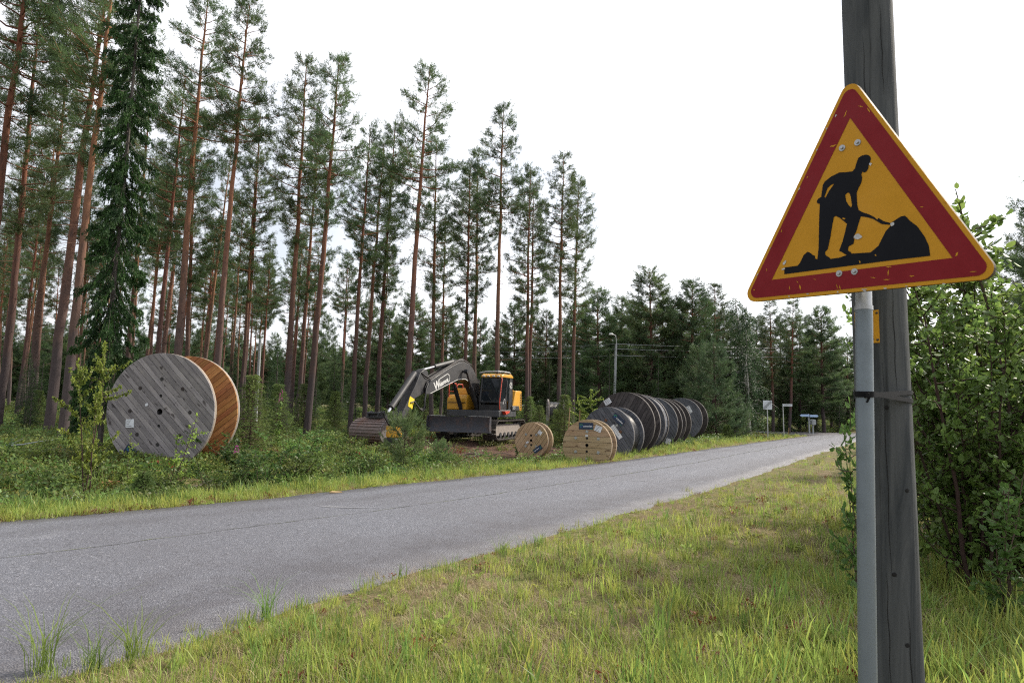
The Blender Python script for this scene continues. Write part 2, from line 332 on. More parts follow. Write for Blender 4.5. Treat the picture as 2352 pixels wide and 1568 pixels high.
# bare earth in front of the excavator
def blob_sheet(name, cx, cy, rx, ry, m, rot=0.0, lift=.006, n=28):
    V = [(cx, cy, gzf(cx, cy)+lift)]; Fs = []; rings = 7
    for r in range(1, rings+1):
        for k in range(n):
            a = 2*math.pi*k/n; q = r/rings*(1+.18*math.sin(3*a+cx)+.1*math.sin(5*a+1)+.07*math.sin(9*a))
            dx, dy = rx*q*math.cos(a), ry*q*math.sin(a); x = cx+dx*math.cos(rot)-dy*math.sin(rot); y = cy+dx*math.sin(rot)+dy*math.cos(rot)
            V.append((x, y, gzf(x, y)+lift*(1.5-r/rings)))
    Fs += [(0, 1+k, 1+(k+1) % n) for k in range(n)]
    for r in range(rings-1):
        for k in range(n):
            a, b = 1+r*n+k, 1+r*n+(k+1) % n; c, d = b+n, a+n; Fs += [(a, d, c), (a, c, b)]
    o = link(name, np_mesh(name, V, Fs, [m], smooth=True)); tag(o, kind='structure'); return o
blob_sheet('bare_earth', -.6, 25.6, 6.2, 4.6, REDSOIL, -.2, .03)

# ------------------------------------------------------------------ foliage builders
def frames(d):
    d = d/np.linalg.norm(d, axis=1, keepdims=True); h = np.where(np.abs(d[:, 2:3]) < .9, np.array([[0, 0, 1.]]), np.array([[1., 0, 0]]))
    u = np.cross(d, h); u /= np.linalg.norm(u, axis=1, keepdims=True); return d, u, np.cross(d, u)
def brush(P, D, shoot, needle, n, width, spread=(35, 70)):
    """shoots at P along D, each with n needles around it -> triangles"""
    P = np.asarray(P, float); D = np.asarray(D, float); m = len(P); d, u, v = frames(D)
    shoot = np.broadcast_to(np.asarray(shoot, float), (m,))[:, None, None]
    t = np.linspace(.0, 1, n)[None, :, None]*np.ones((m, 1, 1))
    ph = RNG.uniform(0, 2*np.pi, (m, n, 1)); sp = np.radians(RNG.uniform(*spread, (m, n, 1))); sp = sp*(1-.55*t)
    base = P[:, None] + d[:, None]*t*shoot
    dirn = d[:, None]*np.cos(sp) + (u[:, None]*np.cos(ph)+v[:, None]*np.sin(ph))*np.sin(sp)
    tip = base + dirn*needle*RNG.uniform(.75, 1.2, (m, n, 1))
    side = np.cross(dirn, RNG.normal(size=(m, n, 3))); side /= np.linalg.norm(side, axis=2, keepdims=True)+1e-9
    mid = base*.45+tip*.55
    V = np.stack([base, mid+side*width/2, tip, mid-side*width/2], 2).reshape(-1, 3)
    return V, np.arange(len(V)).reshape(-1, 4)
LEAF_T = {'fine': (np.array([(0, 0, 0), (.5, .45, .06), (1, 0, -.05), (.5, -.45, .06)]), [(0, 1, 2, 3)]),
          'oval': (np.array([(0, 0, 0), (.28, .3, .07), (.7, .27, .06), (1, 0, -.08), (.7, -.27, .06), (.28, -.3, .07), (.5, 0, -.01)]), [(0, 6, 2, 1), (6, 3, 2, 2), (0, 5, 4, 6), (6, 4, 3, 3)])}
def leaves(P, D, size, kind='fine', droop=.3):
    """leaves at P pointing along D"""
    P = np.asarray(P, float); m = len(P); D = np.asarray(D, float) + RNG.normal(0, .35, (m, 3)); D[:, 2] -= droop
    d, u, v = frames(D); a = RNG.uniform(-.9, .9, (m, 1)); u, v = u*np.cos(a)+v*np.sin(a), v*np.cos(a)-u*np.sin(a)
    s = np.broadcast_to(np.asarray(size, float), (m,))[:, None, None]*RNG.uniform(.65, 1.25, (m, 1, 1))
    if kind == 'fine': T = LEAF_T['fine'][0]; FT = np.array([(0, 1, 2, 3)])
    else: T = np.array([(0, 0, 0), (.28, .3, .07), (.72, .26, .06), (1, 0, -.06), (.72, -.26, .06), (.28, -.3, .07)]); FT = np.array([(0, 3, 2, 1), (0, 5, 4, 3)])
    V = P[:, None] + s*(d[:, None]*T[None, :, 0:1] + u[:, None]*T[None, :, 1:2] + v[:, None]*T[None, :, 2:3])
    k = len(T); Fa = (np.arange(m)[:, None, None]*k + FT[None]).reshape(-1, 4)
    return V.reshape(-1, 3), Fa
def limb_np(pts, r0, r1, n=5):
    pts = np.asarray(pts, float); m = len(pts); dv = np.gradient(pts, axis=0); d, u, v = frames(dv)
    for i in range(1, m):        # keep the ring from twisting
        q = u[i-1]-d[i]*np.dot(u[i-1], d[i]); u[i] = q/np.linalg.norm(q); v[i] = np.cross(d[i], u[i])
    r = (np.linspace(1, 0, m)**.8*(r0-r1)+r1)[:, None, None]; a = np.arange(n)*2*np.pi/n
    V = pts[:, None] + r*(u[:, None]*np.cos(a)[None, :, None] + v[:, None]*np.sin(a)[None, :, None])
    i = np.arange(m*n).reshape(m, n); j = np.roll(i, -1, 1)
    return V.reshape(-1, 3), np.stack([i[:-1], j[:-1], j[1:], i[1:]], -1).reshape(-1, 4)
class NB:
    def __init__(s): s.V = []; s.F = []; s.n = 0
    def add(s, VF): s.V.append(VF[0]); s.F.append(VF[1]+s.n); s.n += len(VF[0]); return s
    def mesh(s, name, m, smooth=False): return np_mesh(name, np.concatenate(s.V), np.concatenate(s.F), [m], smooth=smooth)

def pine_proto(H=18, cb=.5, Rc=1.5, r0=.16, seed=0, dens=1.0, young=False, step=.42, mat=None, needle=.145, peak=.28, gaps=.14):
    rs = np.random.default_rng(seed+100); T = NB(); C = NB()
    zz = np.linspace(-.25, H, 22); wob = np.cumsum(rs.normal(0, .018*H/18, (22, 2)), 0); wob -= np.outer(np.linspace(0, 1, 22), wob[-1]); wob[:3] *= .2
    path = np.c_[wob, zz]; T.add(limb_np(path, r0, .015, 9 if not young else 6))
    ax = lambda z: np.array([np.interp(z, zz, wob[:, 0]), np.interp(z, zz, wob[:, 1]), z])
    P = []; D = []; S = []
    z = cb*H
    while z < H-.15:
        t = (z-cb*H)/(H-cb*H); prof = (t/peak)**.5 if t < peak else ((1-t)/(1-peak))**.62
        if t < .12 and not young: prof *= .8
        if young and H > 3: prof = (1-t)**.9+.05
        nb = rs.integers(3, 6) if not young else rs.integers(4, 7); a0 = rs.uniform(0, 6.28)
        for k in range(nb):
            if rs.random() < gaps: continue
            a = a0+k*2*np.pi/nb+rs.normal(0, .3); Lb = Rc*max(.14, prof)*rs.uniform(.6, 1.25); up = np.interp(t, [0, .35, .8, 1], [-.1, .18, .75, 1.5])+rs.normal(0, .16)
            if young: up = np.interp(t, [0, .5, 1], [.15, .45, 1.2])+rs.normal(0, .1)
            n = 6; s = np.linspace(0, 1, n); hd = np.array([math.cos(a), math.sin(a)]); curl = rs.uniform(.1, .5)
            pts = np.zeros((n, 3)); pts[:, :2] = hd[None]*(s*Lb)[:, None]; pts[:, 2] = Lb*(s*up*.6+curl*s**2*.55)
            pts[1:, :2] += rs.normal(0, .05*Lb, (n-1, 2)); pts += ax(z+rs.uniform(-.15, .15)); T.add(limb_np(pts, .022*min(1.3, Lb)*(H/18)**.3+.005, .005, 4))
            ns = max(4, int(Lb*7.5*dens))
            for q in range(ns):
                f = 1-(q/ns)*rs.uniform(.5, .8) if q else 1.0; b = np.array([np.interp(f, s, pts[:, c]) for c in range(3)])
                sd = np.r_[hd, 0]*.8+np.array([-hd[1], hd[0], 0])*rs.normal(0, .9)+np.array([0, 0, rs.uniform(.1, .7)]); sd /= np.linalg.norm(sd); l = rs.uniform(.16, .62)*min(1.25, .5+Lb*.5)
                if q == 0: sd = np.r_[hd*.7, .8]; sd /= np.linalg.norm(sd)
                if l > .25: T.add(limb_np(np.array([b, b+sd*l*.5, b+sd*l]), .008, .004, 3))
                for e in np.arange(.35, 1.01, .22):
                    for _ in range(2):
                        dd = sd+rs.normal(0, .55, 3); dd[2] += .3; P.append(b+sd*l*e+rs.normal(0, .07 if not young else .03, 3)); D.append(dd); S.append(rs.uniform(.1, .22))
        z += step*rs.uniform(.75, 1.3)*(1 if not young else .8)
    for k in range(3): P.append(ax(H-.1-.12*k)); D.append(np.array([rs.normal(0, .2), rs.normal(0, .2), 1])); S.append(.25)
    if not young:       # dead stubs and thin dry branches below the crown
        for k in range(rs.integers(26, 42)):
            z = rs.uniform(min(.22, cb*.5), cb+.05)*H; a = rs.uniform(0, 6.28); l = rs.uniform(.15, .95)**2*1.6+.06; p = ax(z); hd = np.array([math.cos(a), math.sin(a), rs.uniform(-.45, .1)])
            T.add(limb_np(np.array([p, p+hd*l*.5+[0, 0, .04], p+hd*l]), .014, .004, 3))
    C.add(brush(P, D, S, needle, 12, .019 if not young else .013))
    nm = 'pine'
    return T.mesh(nm+'_trunk', BARK if not young else TWIG, True), C.mesh(nm+'_crown', mat or PINE), H
def spruce_proto(H=16, cb=.1, Rc=1.3, r0=.15, seed=0, droop=.55, mat=None, bark=None, step=.28, needle=.055, gaps=.1, nn=7, taper=.8):
    rs = np.random.default_rng(seed+300); T = NB(); C = NB()
    zz = np.linspace(-.25, H, 18); wob = np.cumsum(rs.normal(0, .015*H/16, (18, 2)), 0); T.add(limb_np(np.c_[wob, zz], r0, .01, 8))
    ax = lambda z: np.array([np.interp(z, zz, wob[:, 0]), np.interp(z, zz, wob[:, 1]), z]); P = []; D = []; S = []
    z = cb*H
    while z < H-.05:
        t = (z-cb*H)/(H-cb*H); nb = rs.integers(5, 8); a0 = rs.uniform(0, 6.28)
        for k in range(nb):
            if rs.random() < gaps: continue
            a = a0+k*2*np.pi/nb+rs.normal(0, .25); Lb = max(.1, Rc*(1-t)**taper*rs.uniform(.65, 1.2)); hd = np.array([math.cos(a), math.sin(a)])
            n = 6; s = np.linspace(0, 1, n); pts = np.zeros((n, 3)); pts[:, :2] = hd[None]*(s*Lb)[:, None]
            dr = droop*(1-t*.9); pts[:, 2] = Lb*(-dr*s+.35*dr*s**3+ (t**3)*s*.7); pts += ax(z); T.add(limb_np(pts, .018*min(1, Lb)+.004, .003, 3))
            ns = max(3, int(Lb*(9 if H < 15 else 13)))
            for q in range(ns):
                f = 1-q/ns*.85; b = np.array([np.interp(f, s, pts[:, c]) for c in range(3)]); sgn = 1 if q % 2 else -1
                sd = np.r_[hd, 0]*.75+np.array([-hd[1], hd[0], 0])*sgn*rs.uniform(.3, 1)+np.array([0, 0, -droop*rs.uniform(.2, 1.6)]); sd /= np.linalg.norm(sd); l = rs.uniform(.12, .38)*min(1, .45+Lb*.5)
                for e in np.arange(.1, 1.01, .28): P.append(b+sd*l*e); D.append(sd+rs.normal(0, .3, 3)+[0, 0, -.2*droop]); S.append(l*.45)
        z += step*rs.uniform(.75, 1.3)*(H/16)**.5
    P.append(ax(H-.15)); D.append(np.array([0, 0, 1.])); S.append(.25)
    C.add(brush(P, D, S, needle, nn, (.04 if H > 15 else .026) if H > 6 else .016, (40, 80)))
    return T.mesh('spruce_trunk', bark or GREYBARK, True), C.mesh('spruce_crown', mat or SPRUCE), H
def leafy_proto(H=2.5, stems=3, lean=.35, r0=.02, nl=900, lsize=.045, seed=0, mat=None, bark=None, kind='fine', spread=.5, start=.2, cone=.75, base=.08, twig=1.0, droop=.3):
    rs = np.random.default_rng(seed+500); T = NB(); C = NB(); P = []; D = []
    tw = []
    for k in range(stems):
        a = rs.uniform(0, 6.28); b0 = np.array([math.cos(a), math.sin(a), 0])*base*rs.uniform(.2, 1); h = H*rs.uniform(.6, 1.0) if k else H; le = lean*rs.uniform(.2, 1)*h
        n = 7; s = np.linspace(0, 1, n); pts = b0[None]+np.c_[np.cos(a)*le*s**1.3+np.cumsum(rs.normal(0, .015*h, n)), np.sin(a)*le*s**1.3+np.cumsum(rs.normal(0, .015*h, n)), s*h-.05]
        T.add(limb_np(pts, r0*rs.uniform(.7, 1.1), .003, 5)); nt_ = int(h*9*twig)
        for q in range(nt_):
            f = rs.uniform(start, 1); b = np.array([np.interp(f, s, pts[:, c]) for c in range(3)]); az = rs.uniform(0, 6.28); l = spread*h*.42*(1-f*cone)*rs.uniform(.4, 1.2)+.05
            dd = np.array([math.cos(az), math.sin(az), rs.uniform(.1, .9)]); dd /= np.linalg.norm(dd); e = b+dd*l; m_ = b+dd*l*.5+rs.normal(0, .04*l, 3)
            T.add(limb_np(np.array([b, m_, e]), .006*min(2, h/1.5)*.7, .002, 3)); tw.append((b, m_, e, l))
        tw.append((pts[-3], pts[-2], pts[-1], .3*h))
    wts = np.array([t[3] for t in tw]); ch = rs.choice(len(tw), nl, p=wts/wts.sum())
    for c in ch:
        b, m_, e, l = tw[c]; f = rs.uniform(.1, 1.05); p = b+(m_-b)*f*2 if f < .5 else m_+(e-m_)*(f-.5)*2; o = rs.normal(0, .35, 3)
        P.append(p+o*.02); D.append((e-b)/(np.linalg.norm(e-b)+1e-6)*.5+rs.normal(0, .8, 3))
    C.add(leaves(P, D, lsize, kind, droop))
    return T.mesh('stems', bark or TWIG, True), C.mesh('leaves', mat or SHRUB), H
def birch_proto(H=11, seed=0):
    rs = np.random.default_rng(seed+700); T = NB(); C = NB(); P = []; D = []
    for st in range(2):
        n = 12; s = np.linspace(0, 1, n); a = st*2.5; pts = np.c_[.5*s*math.cos(a)+np.cumsum(rs.normal(0, .04, n)), .5*s*math.sin(a)+np.cumsum(rs.normal(0, .04, n)), s*H*(1-.1*st)-.1]; T.add(limb_np(pts, .11, .01, 7))
        for q in range(75):
            f = rs.uniform(.12, 1); b = np.array([np.interp(f, s, pts[:, c]) for c in range(3)]); az = rs.uniform(0, 6.28); l = 2.0*(1-f)**.6*rs.uniform(.4, 1.1)+.25
            hd = np.array([math.cos(az), math.sin(az), 0]); u = np.linspace(0, 1, 6); br = b[None]+hd[None]*(l*u)[:, None]+np.c_[np.zeros(6), np.zeros(6), l*(.7*u-.75*u**2.2)]; T.add(limb_np(br, .018, .004, 3))
            for _ in range(int(5+l*5)):
                k = rs.uniform(.35, 1); p = np.array([np.interp(k, u, br[:, c]) for c in range(3)]); ln = rs.uniform(.3, 1.1)
                m = int(ln*16); tt = np.linspace(0, 1, m); sw = rs.normal(0, .12, 2)
                for x in tt: P.append(p+np.array([sw[0]*x+rs.normal(0, .05), sw[1]*x+rs.normal(0, .05), -ln*x])); D.append(np.array([rs.normal(0, .6), rs.normal(0, .6), -.7]))
    C.add(leaves(P, D, .085, 'fine', .3)); return T.mesh('birch_trunk', BIRCHBARK, True), C.mesh('birch_crown', BIRCH_FAR), H

def plant(name, proto, x, y, h, label, cat, group=None, rz=None, lean=(0, 0), wide=1.0, parts=('trunk', 'crown'), dz=-.02):
    tm, cm, H = proto; o = thing(name, label, cat, (x, y, gzf(x, y)+dz), 0, group); s = h/H
    q = Vector((lean[0], lean[1], 1)).to_track_quat('Z', 'Y'); o.rotation_mode = 'QUATERNION'
    o.rotation_quaternion = Vector((0, 0, 1)).rotation_difference(Vector((lean[0], lean[1], 1)).normalized()) @ Quaternion((0, 0, 1), random.uniform(0, 6.28) if rz is None else rz)
    o.scale = (s*wide, s*wide, s); link(parts[0], tm, o); link(parts[1], cm, o); return o

PINE_M = foliage('half_grown_pine_needles', (.12, .175, .075), (.07, .115, .06), .36, .5, .012, .15, 1.2)
PINES = [pine_proto(18, .62, 1.35, .15, 1, 1.0, gaps=.2), pine_proto(18, .50, 1.5, .16, 2, 1.0), pine_proto(18, .42, 1.5, .15, 3, 1.0), pine_proto(18, .55, 1.6, .17, 4, 1.05, gaps=.25),
         pine_proto(18, .46, 1.35, .15, 5, .95, gaps=.25), pine_proto(18, .36, 1.75, .17, 6, 1.0)]
BUSHY = [pine_proto(12, .08, 2.4, .15, 11, 1.5, step=.3, peak=.14, gaps=.04), pine_proto(12, .2, 2.2, .15, 12, 1.5, step=.3, peak=.16, gaps=.05), pine_proto(12, .14, 2.1, .14, 13, 1.3, step=.33, peak=.2, gaps=.1)]
YPINE = [pine_proto(4.5, .03, 1.35, .06, 21, 1.6, True, .3, PINE_M, .11, .06, .05), pine_proto(1.6, .28, .62, .022, 22, .9, True, .2, PINE_Y, .09, .3, .05), pine_proto(2.4, .08, .8, .03, 23, 1.9, True, .24, PINE_Y, .09, .2, .05)]
SPRUCES = [spruce_proto(19, .12, 1.75, .16, 31, 1.25, gaps=.24, taper=.3, nn=13, needle=.10, step=.30), spruce_proto(11, .04, 1.7, .12, 32, .5, nn=7), spruce_proto(2.6, .03, .85, .03, 33, .25, SPRUCE_Y, TWIG, .16, .045, .05), spruce_proto(1.5, .03, .6, .02, 34, .2, SPRUCE_Y, TWIG, .11, .04, .05)]
BIRCHT = birch_proto(11, 1)

# ------------------------------------------------------------------ trees
def place_tree(name, proto, pxb, depth, pxt, pyt, label, cat='tree', group=None, wide=1.0, h=None):
    b = at(pxb, hor(pxb)-10, depth); t = at(pxt, pyt, depth); z0 = gzf(b.x, b.y)
    hh = h or (t.z-z0); k = hh/(t.z-z0)
    return plant(name, proto, b.x, b.y, hh, label, cat, group, lean=((t.x-b.x)/(t.z-z0), 0), wide=wide)
G1 = 'tall pines at the edge of the clearing'
PROM = [  # foot px, depth, a point on the axis high up, height if its top is out of the picture, form
 (-55, 24, 60, 0, 21, 1, 'orange-stemmed pine leaning in from the left border, its foot out of sight'),
 (2, 27, 72, 220, 19, 2, 'tall pine at the left border whose trunk foot just shows'),
 (68, 30, 130, 380, 18, 4, 'slim dark pine second in from the left border'),
 (118, 25, 243, 0, 20.5, 1, 'thick reddish pine left of the dark hanging spruce, top cut off'),
 (152, 22, 222, 300, 17, 3, 'pine with pale grey trunk foot beside the dark hanging spruce'),
 (352, 27, 424, 180, None, 4, 'pine rising behind the large grey reel, right of the dark spruce'),
 (398, 25, 478, -10, None, 3, 'tallest feathery-topped pine above the large grey reel'),
 (425, 33, 455, 250, None, 2, 'reddish pine half hidden behind the tallest pine over the grey reel'),
 (488, 23, 574, 10, None, 0, 'bare-stemmed pine with small pointed crown above the orange reel flange'),
 (560, 34, 600, 250, None, 4, 'thin pine between the orange reel flange and the grey post'),
 (655, 28, 704, 143, None, 1, 'dark dense-topped pine left of the leaning grey-footed pine'),
 (708, 24, 780, 128, None, 3, 'leaning pine with thick grey foot left of the ribbed bucket'),
 (682, 38, 735, 300, None, 2, 'thin pine standing between the two tall pines left of the bucket'),
 (806, 29, 850, 292, None, 4, 'slender pine directly behind the ribbed bucket, left of a pair'),
 (838, 33, 882, 330, None, 1, 'thin pine just right of the bucket bracket'),
 (866, 34, 908, 285, None, 2, 'twin-like slender pine left of the excavator stick'),
 (930, 29, 987, 152, None, 3, 'tall leaning pine with side plume behind the excavator stick'),
 (992, 33, 1003, 322, None, 4, 'orange pine behind the middle of the excavator boom'),
 (1012, 40, 1024, 500, None, 2, 'short thin pine close behind the excavator boom'),
 (1064, 33, 1080, 378, None, 2, 'pine rising from just behind the top of the excavator boom'),
 (1086, 37, 1098, 352, None, 1, 'dark-stemmed pine between boom top and excavator cab'),
 (1138, 31, 1157, 253, None, 0, 'tall pine with rounded airy crown straight behind the excavator cab'),
 (1207, 33, 1219, 383, None, 2, 'pine right of the excavator cab, forked look with a twin'),
 (1218, 37, 1226, 430, None, 4, 'reddish twin stem close behind the pine right of the cab'),
 (1286, 35, 1294, 360, None, 1, 'tall pine right of the far cable drum'),
 (1314, 37, 1330, 408, None, 2, 'last tall pine on the right, behind the pale wooden reel'),
]
for pxb, d, pxt, pyt, h, k, lab in PROM:
    place_tree('pine_tree', PINES[k], pxb, d, pxt, pyt, lab, group=G1, h=h)
place_tree('spruce_tree', SPRUCES[0], 238, 17.5, 322, 0, 'dark spruce with drooping hanging branches left of the large grey reel', h=16.5, wide=.52)
# the far edge beyond the reels
FAR = [(1378, 47, 1372, 668, 'B', 0, 'bushy pine behind the lamp pole, left side'), (1432, 54, 1428, 690, 'B', 2, 'bushy pine just right of the lamp pole'), (1496, 47, 1492, 622, 'B', 0, 'large dark bushy pine above the middle of the dark reels'),
       (1455, 58, 1460, 700, 'B', 1, 'lower pine filling in behind the large bushy pine'), (1592, 47, 1590, 652, 'B', 1, 'dense pine above the last dark reels'), (1640, 50, 1642, 650, 'P', 2, 'open thin pine right of the dense pine over the last reels'),
       (1545, 60, 1548, 720, 'B', 2, 'small pine in the gap above the dark reels'), (1775, 52, 1768, 690, 'P', 5, 'pine behind the white diagonal-stripe sign, beside the birch'), (1812, 50, 1822, 688, 'P', 2, 'orange-stemmed pine over the street name post'),
       (1892, 52, 1886, 712, 'B', 1, 'pointed pine over the blue direction sign'), (1948, 56, 1946, 780, 'B', 0, 'low pine showing just left of the galvanised sign tube'), (1850, 62, 1852, 765, 'P', 4, 'thin pine behind the blue direction sign'), (1920, 66, 1922, 820, 'B', 2, 'small pine between the pointed pine and the sign tube'),
       (1690, 58, 1694, 730, 'B', 1, 'pine half hidden left of the birch'), (1400, 62, 1404, 720, 'P', 2, 'thin pine behind the lamp pole')]
for pxb, d, pxt, pyt, kd, k, lab in FAR:
    place_tree('pine_tree', (BUSHY if kd == 'B' else PINES)[k], pxb, d, pxt, pyt, lab, group='pines at the far end of the road', wide=1.2 if kd == 'B' else 1.4)
place_tree('birch_tree', BIRCHT, 1722, 47, 1708, 668, 'broad drooping birch behind the white diagonal-stripe sign', wide=1.15)
place_tree('pine_tree', YPINE[0], 1606, 42, 1603, 795, 'young pale green pine standing behind the last dark reel, left of two', wide=.85)
place_tree('pine_tree', YPINE[0], 1645, 40, 1638, 790, 'young broad pale green pine right of the last dark reel', wide=.95)
FB = [(1350, 64, 730), (1415, 68, 742), (1475, 66, 715), (1520, 56, 690), (1565, 64, 705), (1618, 58, 690), (1660, 66, 715), (1735, 60, 735), (1790, 64, 742), (1835, 56, 730), (1872, 66, 770), (1908, 60, 775), (1965, 64, 815), (1990, 70, 830)]
for i, (px, d, pt) in enumerate(FB):
    place_tree('pine_tree', BUSHY[i % 3], px, d, px+3, pt, 'second-row bushy pine, %s from the left behind the far roadside pines' % 'first second third fourth fifth sixth seventh eighth ninth tenth eleventh twelfth thirteenth fourteenth'.split()[i], group='second row of pines at the far end', wide=1.2)
for px, d, pt in ((2470, 22, 330), (2395, 34, 500)):
    place_tree('pine_tree', BUSHY[1 if d == 22 else 2], px, d, px-30, pt, 'pine rising above the leafy bushes at the right border' if d == 22 else 'pine further off behind the right border bushes', wide=.9)

# thinner pines and undergrowth farther into the wood
rs = np.random.default_rng(5); pts = []
def far_ok(x, y, dmin): return all((x-a)**2+(y-b)**2 > dmin**2 for a, b in pts)
cnt = 0; slim = []
for tries in range(6000):
    if cnt >= 64: break
    y = rs.uniform(31, 78); px = rs.uniform(-60, 880) if rs.random() > .25 else rs.uniform(520, 880); x = at(px, hor(px), y).x
    if not far_ok(x, y, 2.1): continue
    if px > 610 and rs.random() < .55: continue
    if px > 610 and y < 42: continue
    pts.append((x, y)); cnt += 1
    h = rs.uniform(12.5, 18.0) if px < 560 else rs.uniform(10.5, 13.5)*min(1.25, y/48)
    slim.append((px, x, y, h))
ORD = 'first second third fourth fifth sixth seventh eighth ninth tenth eleventh twelfth thirteenth fourteenth fifteenth sixteenth seventeenth eighteenth nineteenth twentieth'.split()
def ordinal(n): return ORD[n-1] if n <= 20 else ('twenty-' if n < 30 else 'thirty-' if n < 40 else 'forty-' if n < 50 else 'fifty-')+ORD[n % 10-1] if n % 10 else {30: 'thirtieth', 40: 'fortieth', 50: 'fiftieth'}[n]
slim.sort(); zc_ = {}
for px, x, y, h in slim:
    z = 'left of the dark spruce' if px < 240 else 'above the large grey reel' if px < 520 else 'between the orange flange and the bucket'
    zc_[z] = zc_.get(z, 0)+1
    plant('pine_tree', PINES[int(rs.choice([0, 3, 1, 4, 0, 3]))], x, y, h, 'slim background pine, %s from the left among those %s' % (ordinal(zc_[z]), z), 'tree', 'slim pines deep in the wood', lean=(rs.normal(.01, .02), rs.normal(0, .02)), wide=rs.uniform(.75, 1.05))
for px, d, pt, k, lab in [(945, 50, 682, 0, 'dark conical pine seen under the boom, left of the excavator'), (890, 55, 720, 1, 'dark low pine left of the excavator boom'), (842, 58, 700, 2, 'dark low pine above the bucket bracket'), (1022, 58, 712, 1, 'dark low pine behind the boom'), (1100, 60, 735, 0, 'dark low pine behind the cab roof'),
                          (1178, 52, 705, 1, 'dark low pine right of the cab roof'), (1252, 55, 720, 2, 'dark low pine above the far cable drum'), (1325, 54, 700, 0, 'dark low pine above the pale wooden reel'), (1060, 52, 745, 2, 'shaggy low pine behind the top of the boom'), (985, 64, 730, 0, 'low pine far back in the boom gap'), (1145, 66, 742, 0, 'low pine far behind the cab'), (1225, 66, 740, 1, 'low pine far back right of the cab'), (1290, 68, 735, 0, 'low pine far back left of the pale reel'), (910, 70, 745, 0, 'low pine far back behind the stick')]:
    place_tree('pine_tree', BUSHY[k], px, d, px+4, pt, lab, group='low pines behind the excavator', wide=1.05)
zones = [(-30, 240, 11, 'small undergrowth spruce left of the grey reel'), (250, 560, 9, 'small undergrowth spruce behind the grey reel'), (570, 900, 14, 'small undergrowth spruce left of the excavator'), (930, 1330, 12, 'small undergrowth spruce behind the excavator'), (1340, 1560, 6, 'small dark spruce behind the dark reels'), (1680, 1930, 8, 'small spruce beyond the crossing road')]
for a, b, n, lab in zones:
    for i, px in enumerate(sorted(rs.uniform(a, b, n))):
        y = rs.uniform(34, 62) if b > 900 else rs.uniform(27, 58); y = max(y, 54) if a > 1600 else y; x = at(px, hor(px), y).x
        plant('spruce_tree', SPRUCES[1], x, y, rs.uniform(2.2, 5.5)*(1.0 if y > 38 else .7), '%s, %s of them from the left' % (lab, ordinal(i+1)), 'tree', 'undergrowth spruces', wide=rs.uniform(.8, 1.2))

# ------------------------------------------------------------------ cable reels
W_GREY = wood('weathered_grey_planks', (.30, .275, .275), (.17, .155, .16), (.38, .345, .325), val=.28, knot=(.06, .05, .05))
W_ORANGE = wood('orange_stained_planks', (.40, .19, .075), (.24, .10, .04), (.50, .26, .11), val=.2, knot=(.09, .04, .02))
W_PINE = wood('fresh_pine_planks', (.43, .315, .19), (.31, .205, .115), (.5, .38, .25), val=.14, knot=(.12, .07, .04))
W_SLATE = wood('blue_grey_planks', (.115, .122, .145), (.055, .058, .07), (.17, .178, .20), val=.2, knot=(.03, .03, .03))
W_BROWN = wood('dark_brown_planks', (.078, .068, .067), (.038, .034, .035), (.12, .106, .103), val=.2, knot=(.02, .02, .02))
RIMM = wood('cut_plank_edges', (.33, .28, .22), (.18, .15, .12), (.42, .36, .28), val=.1)
RIMD = wood('dark_plank_edges', (.17, .155, .145), (.08, .075, .07), (.26, .24, .22), val=.1)
STEEL = paint('dark_steel', (.03, .027, .027), .5, (.07, .03, .02), .5, .0)
ZINC = paint('galvanised_steel', (.42, .43, .44), .42, (.25, .25, .25), .4, .8)
RUST = paint('rusty_iron', (.12, .06, .035), .8, (.25, .10, .04), .6)
BLACKHOLE = Mat('hollow_dark', (.01, .01, .01), .9).m
M_ = Mat('black_cable', (.018, .018, .02), .38, spec=.5); M_.hsv_random(.0, .2); CABLE = M_.m
PAPER = paint('weathered_paper_label', (.72, .74, .78), .6, (.42, .43, .46), .55, scale=14)
NAVY = paint('navy_plate', (.012, .026, .065), .45, (.05, .05, .06), .3)
WHITEP = Mat('white_print', (.75, .77, .8), .5).m
GREENP = Mat('green_print', (.06, .42, .16), .5).m
BLUEP = Mat('blue_print', (.02, .13, .45), .5).m
TEALP = Mat('teal_print', (.02, .19, .22), .5).m

def text_mesh(body, size, extrude=.0008, bold=0.0, shear=0.0):
    c = bpy.data.curves.new('lettering', 'FONT'); c.body = body; c.size = size; c.extrude = extrude; c.offset = bold; c.shear = shear; c.align_x = 'CENTER'; c.align_y = 'CENTER'; c.resolution_u = 3
    o = bpy.data.objects.new('lettering_source', c); COL.objects.link(o); dg = bpy.context.evaluated_depsgraph_get()
    me = bpy.data.meshes.new_from_object(o.evaluated_get(dg)); COL.objects.unlink(o); bpy.data.objects.remove(o); me.name = 'lettering'; me.materials.clear(); return me
def frame_mat(o, right, up):
    r, u = Vector(right).normalized(), Vector(up).normalized(); n = r.cross(u)
    return Matrix(((r.x, u.x, n.x, o[0]), (r.y, u.y, n.y, o[1]), (r.z, u.z, n.z, o[2]), (0, 0, 0, 1)))
_TXT = {}
def lettering(body, size, m, parent, M4, bold=0.0, shear=0.0, name='lettering'):
    k = (body, size, bold, shear, m.name)
    if k not in _TXT: _TXT[k] = text_mesh(body, size, .0008, bold, shear); _TXT[k].materials.append(m)
    o = link(name, _TXT[k], parent); o.matrix_local = M4; return o
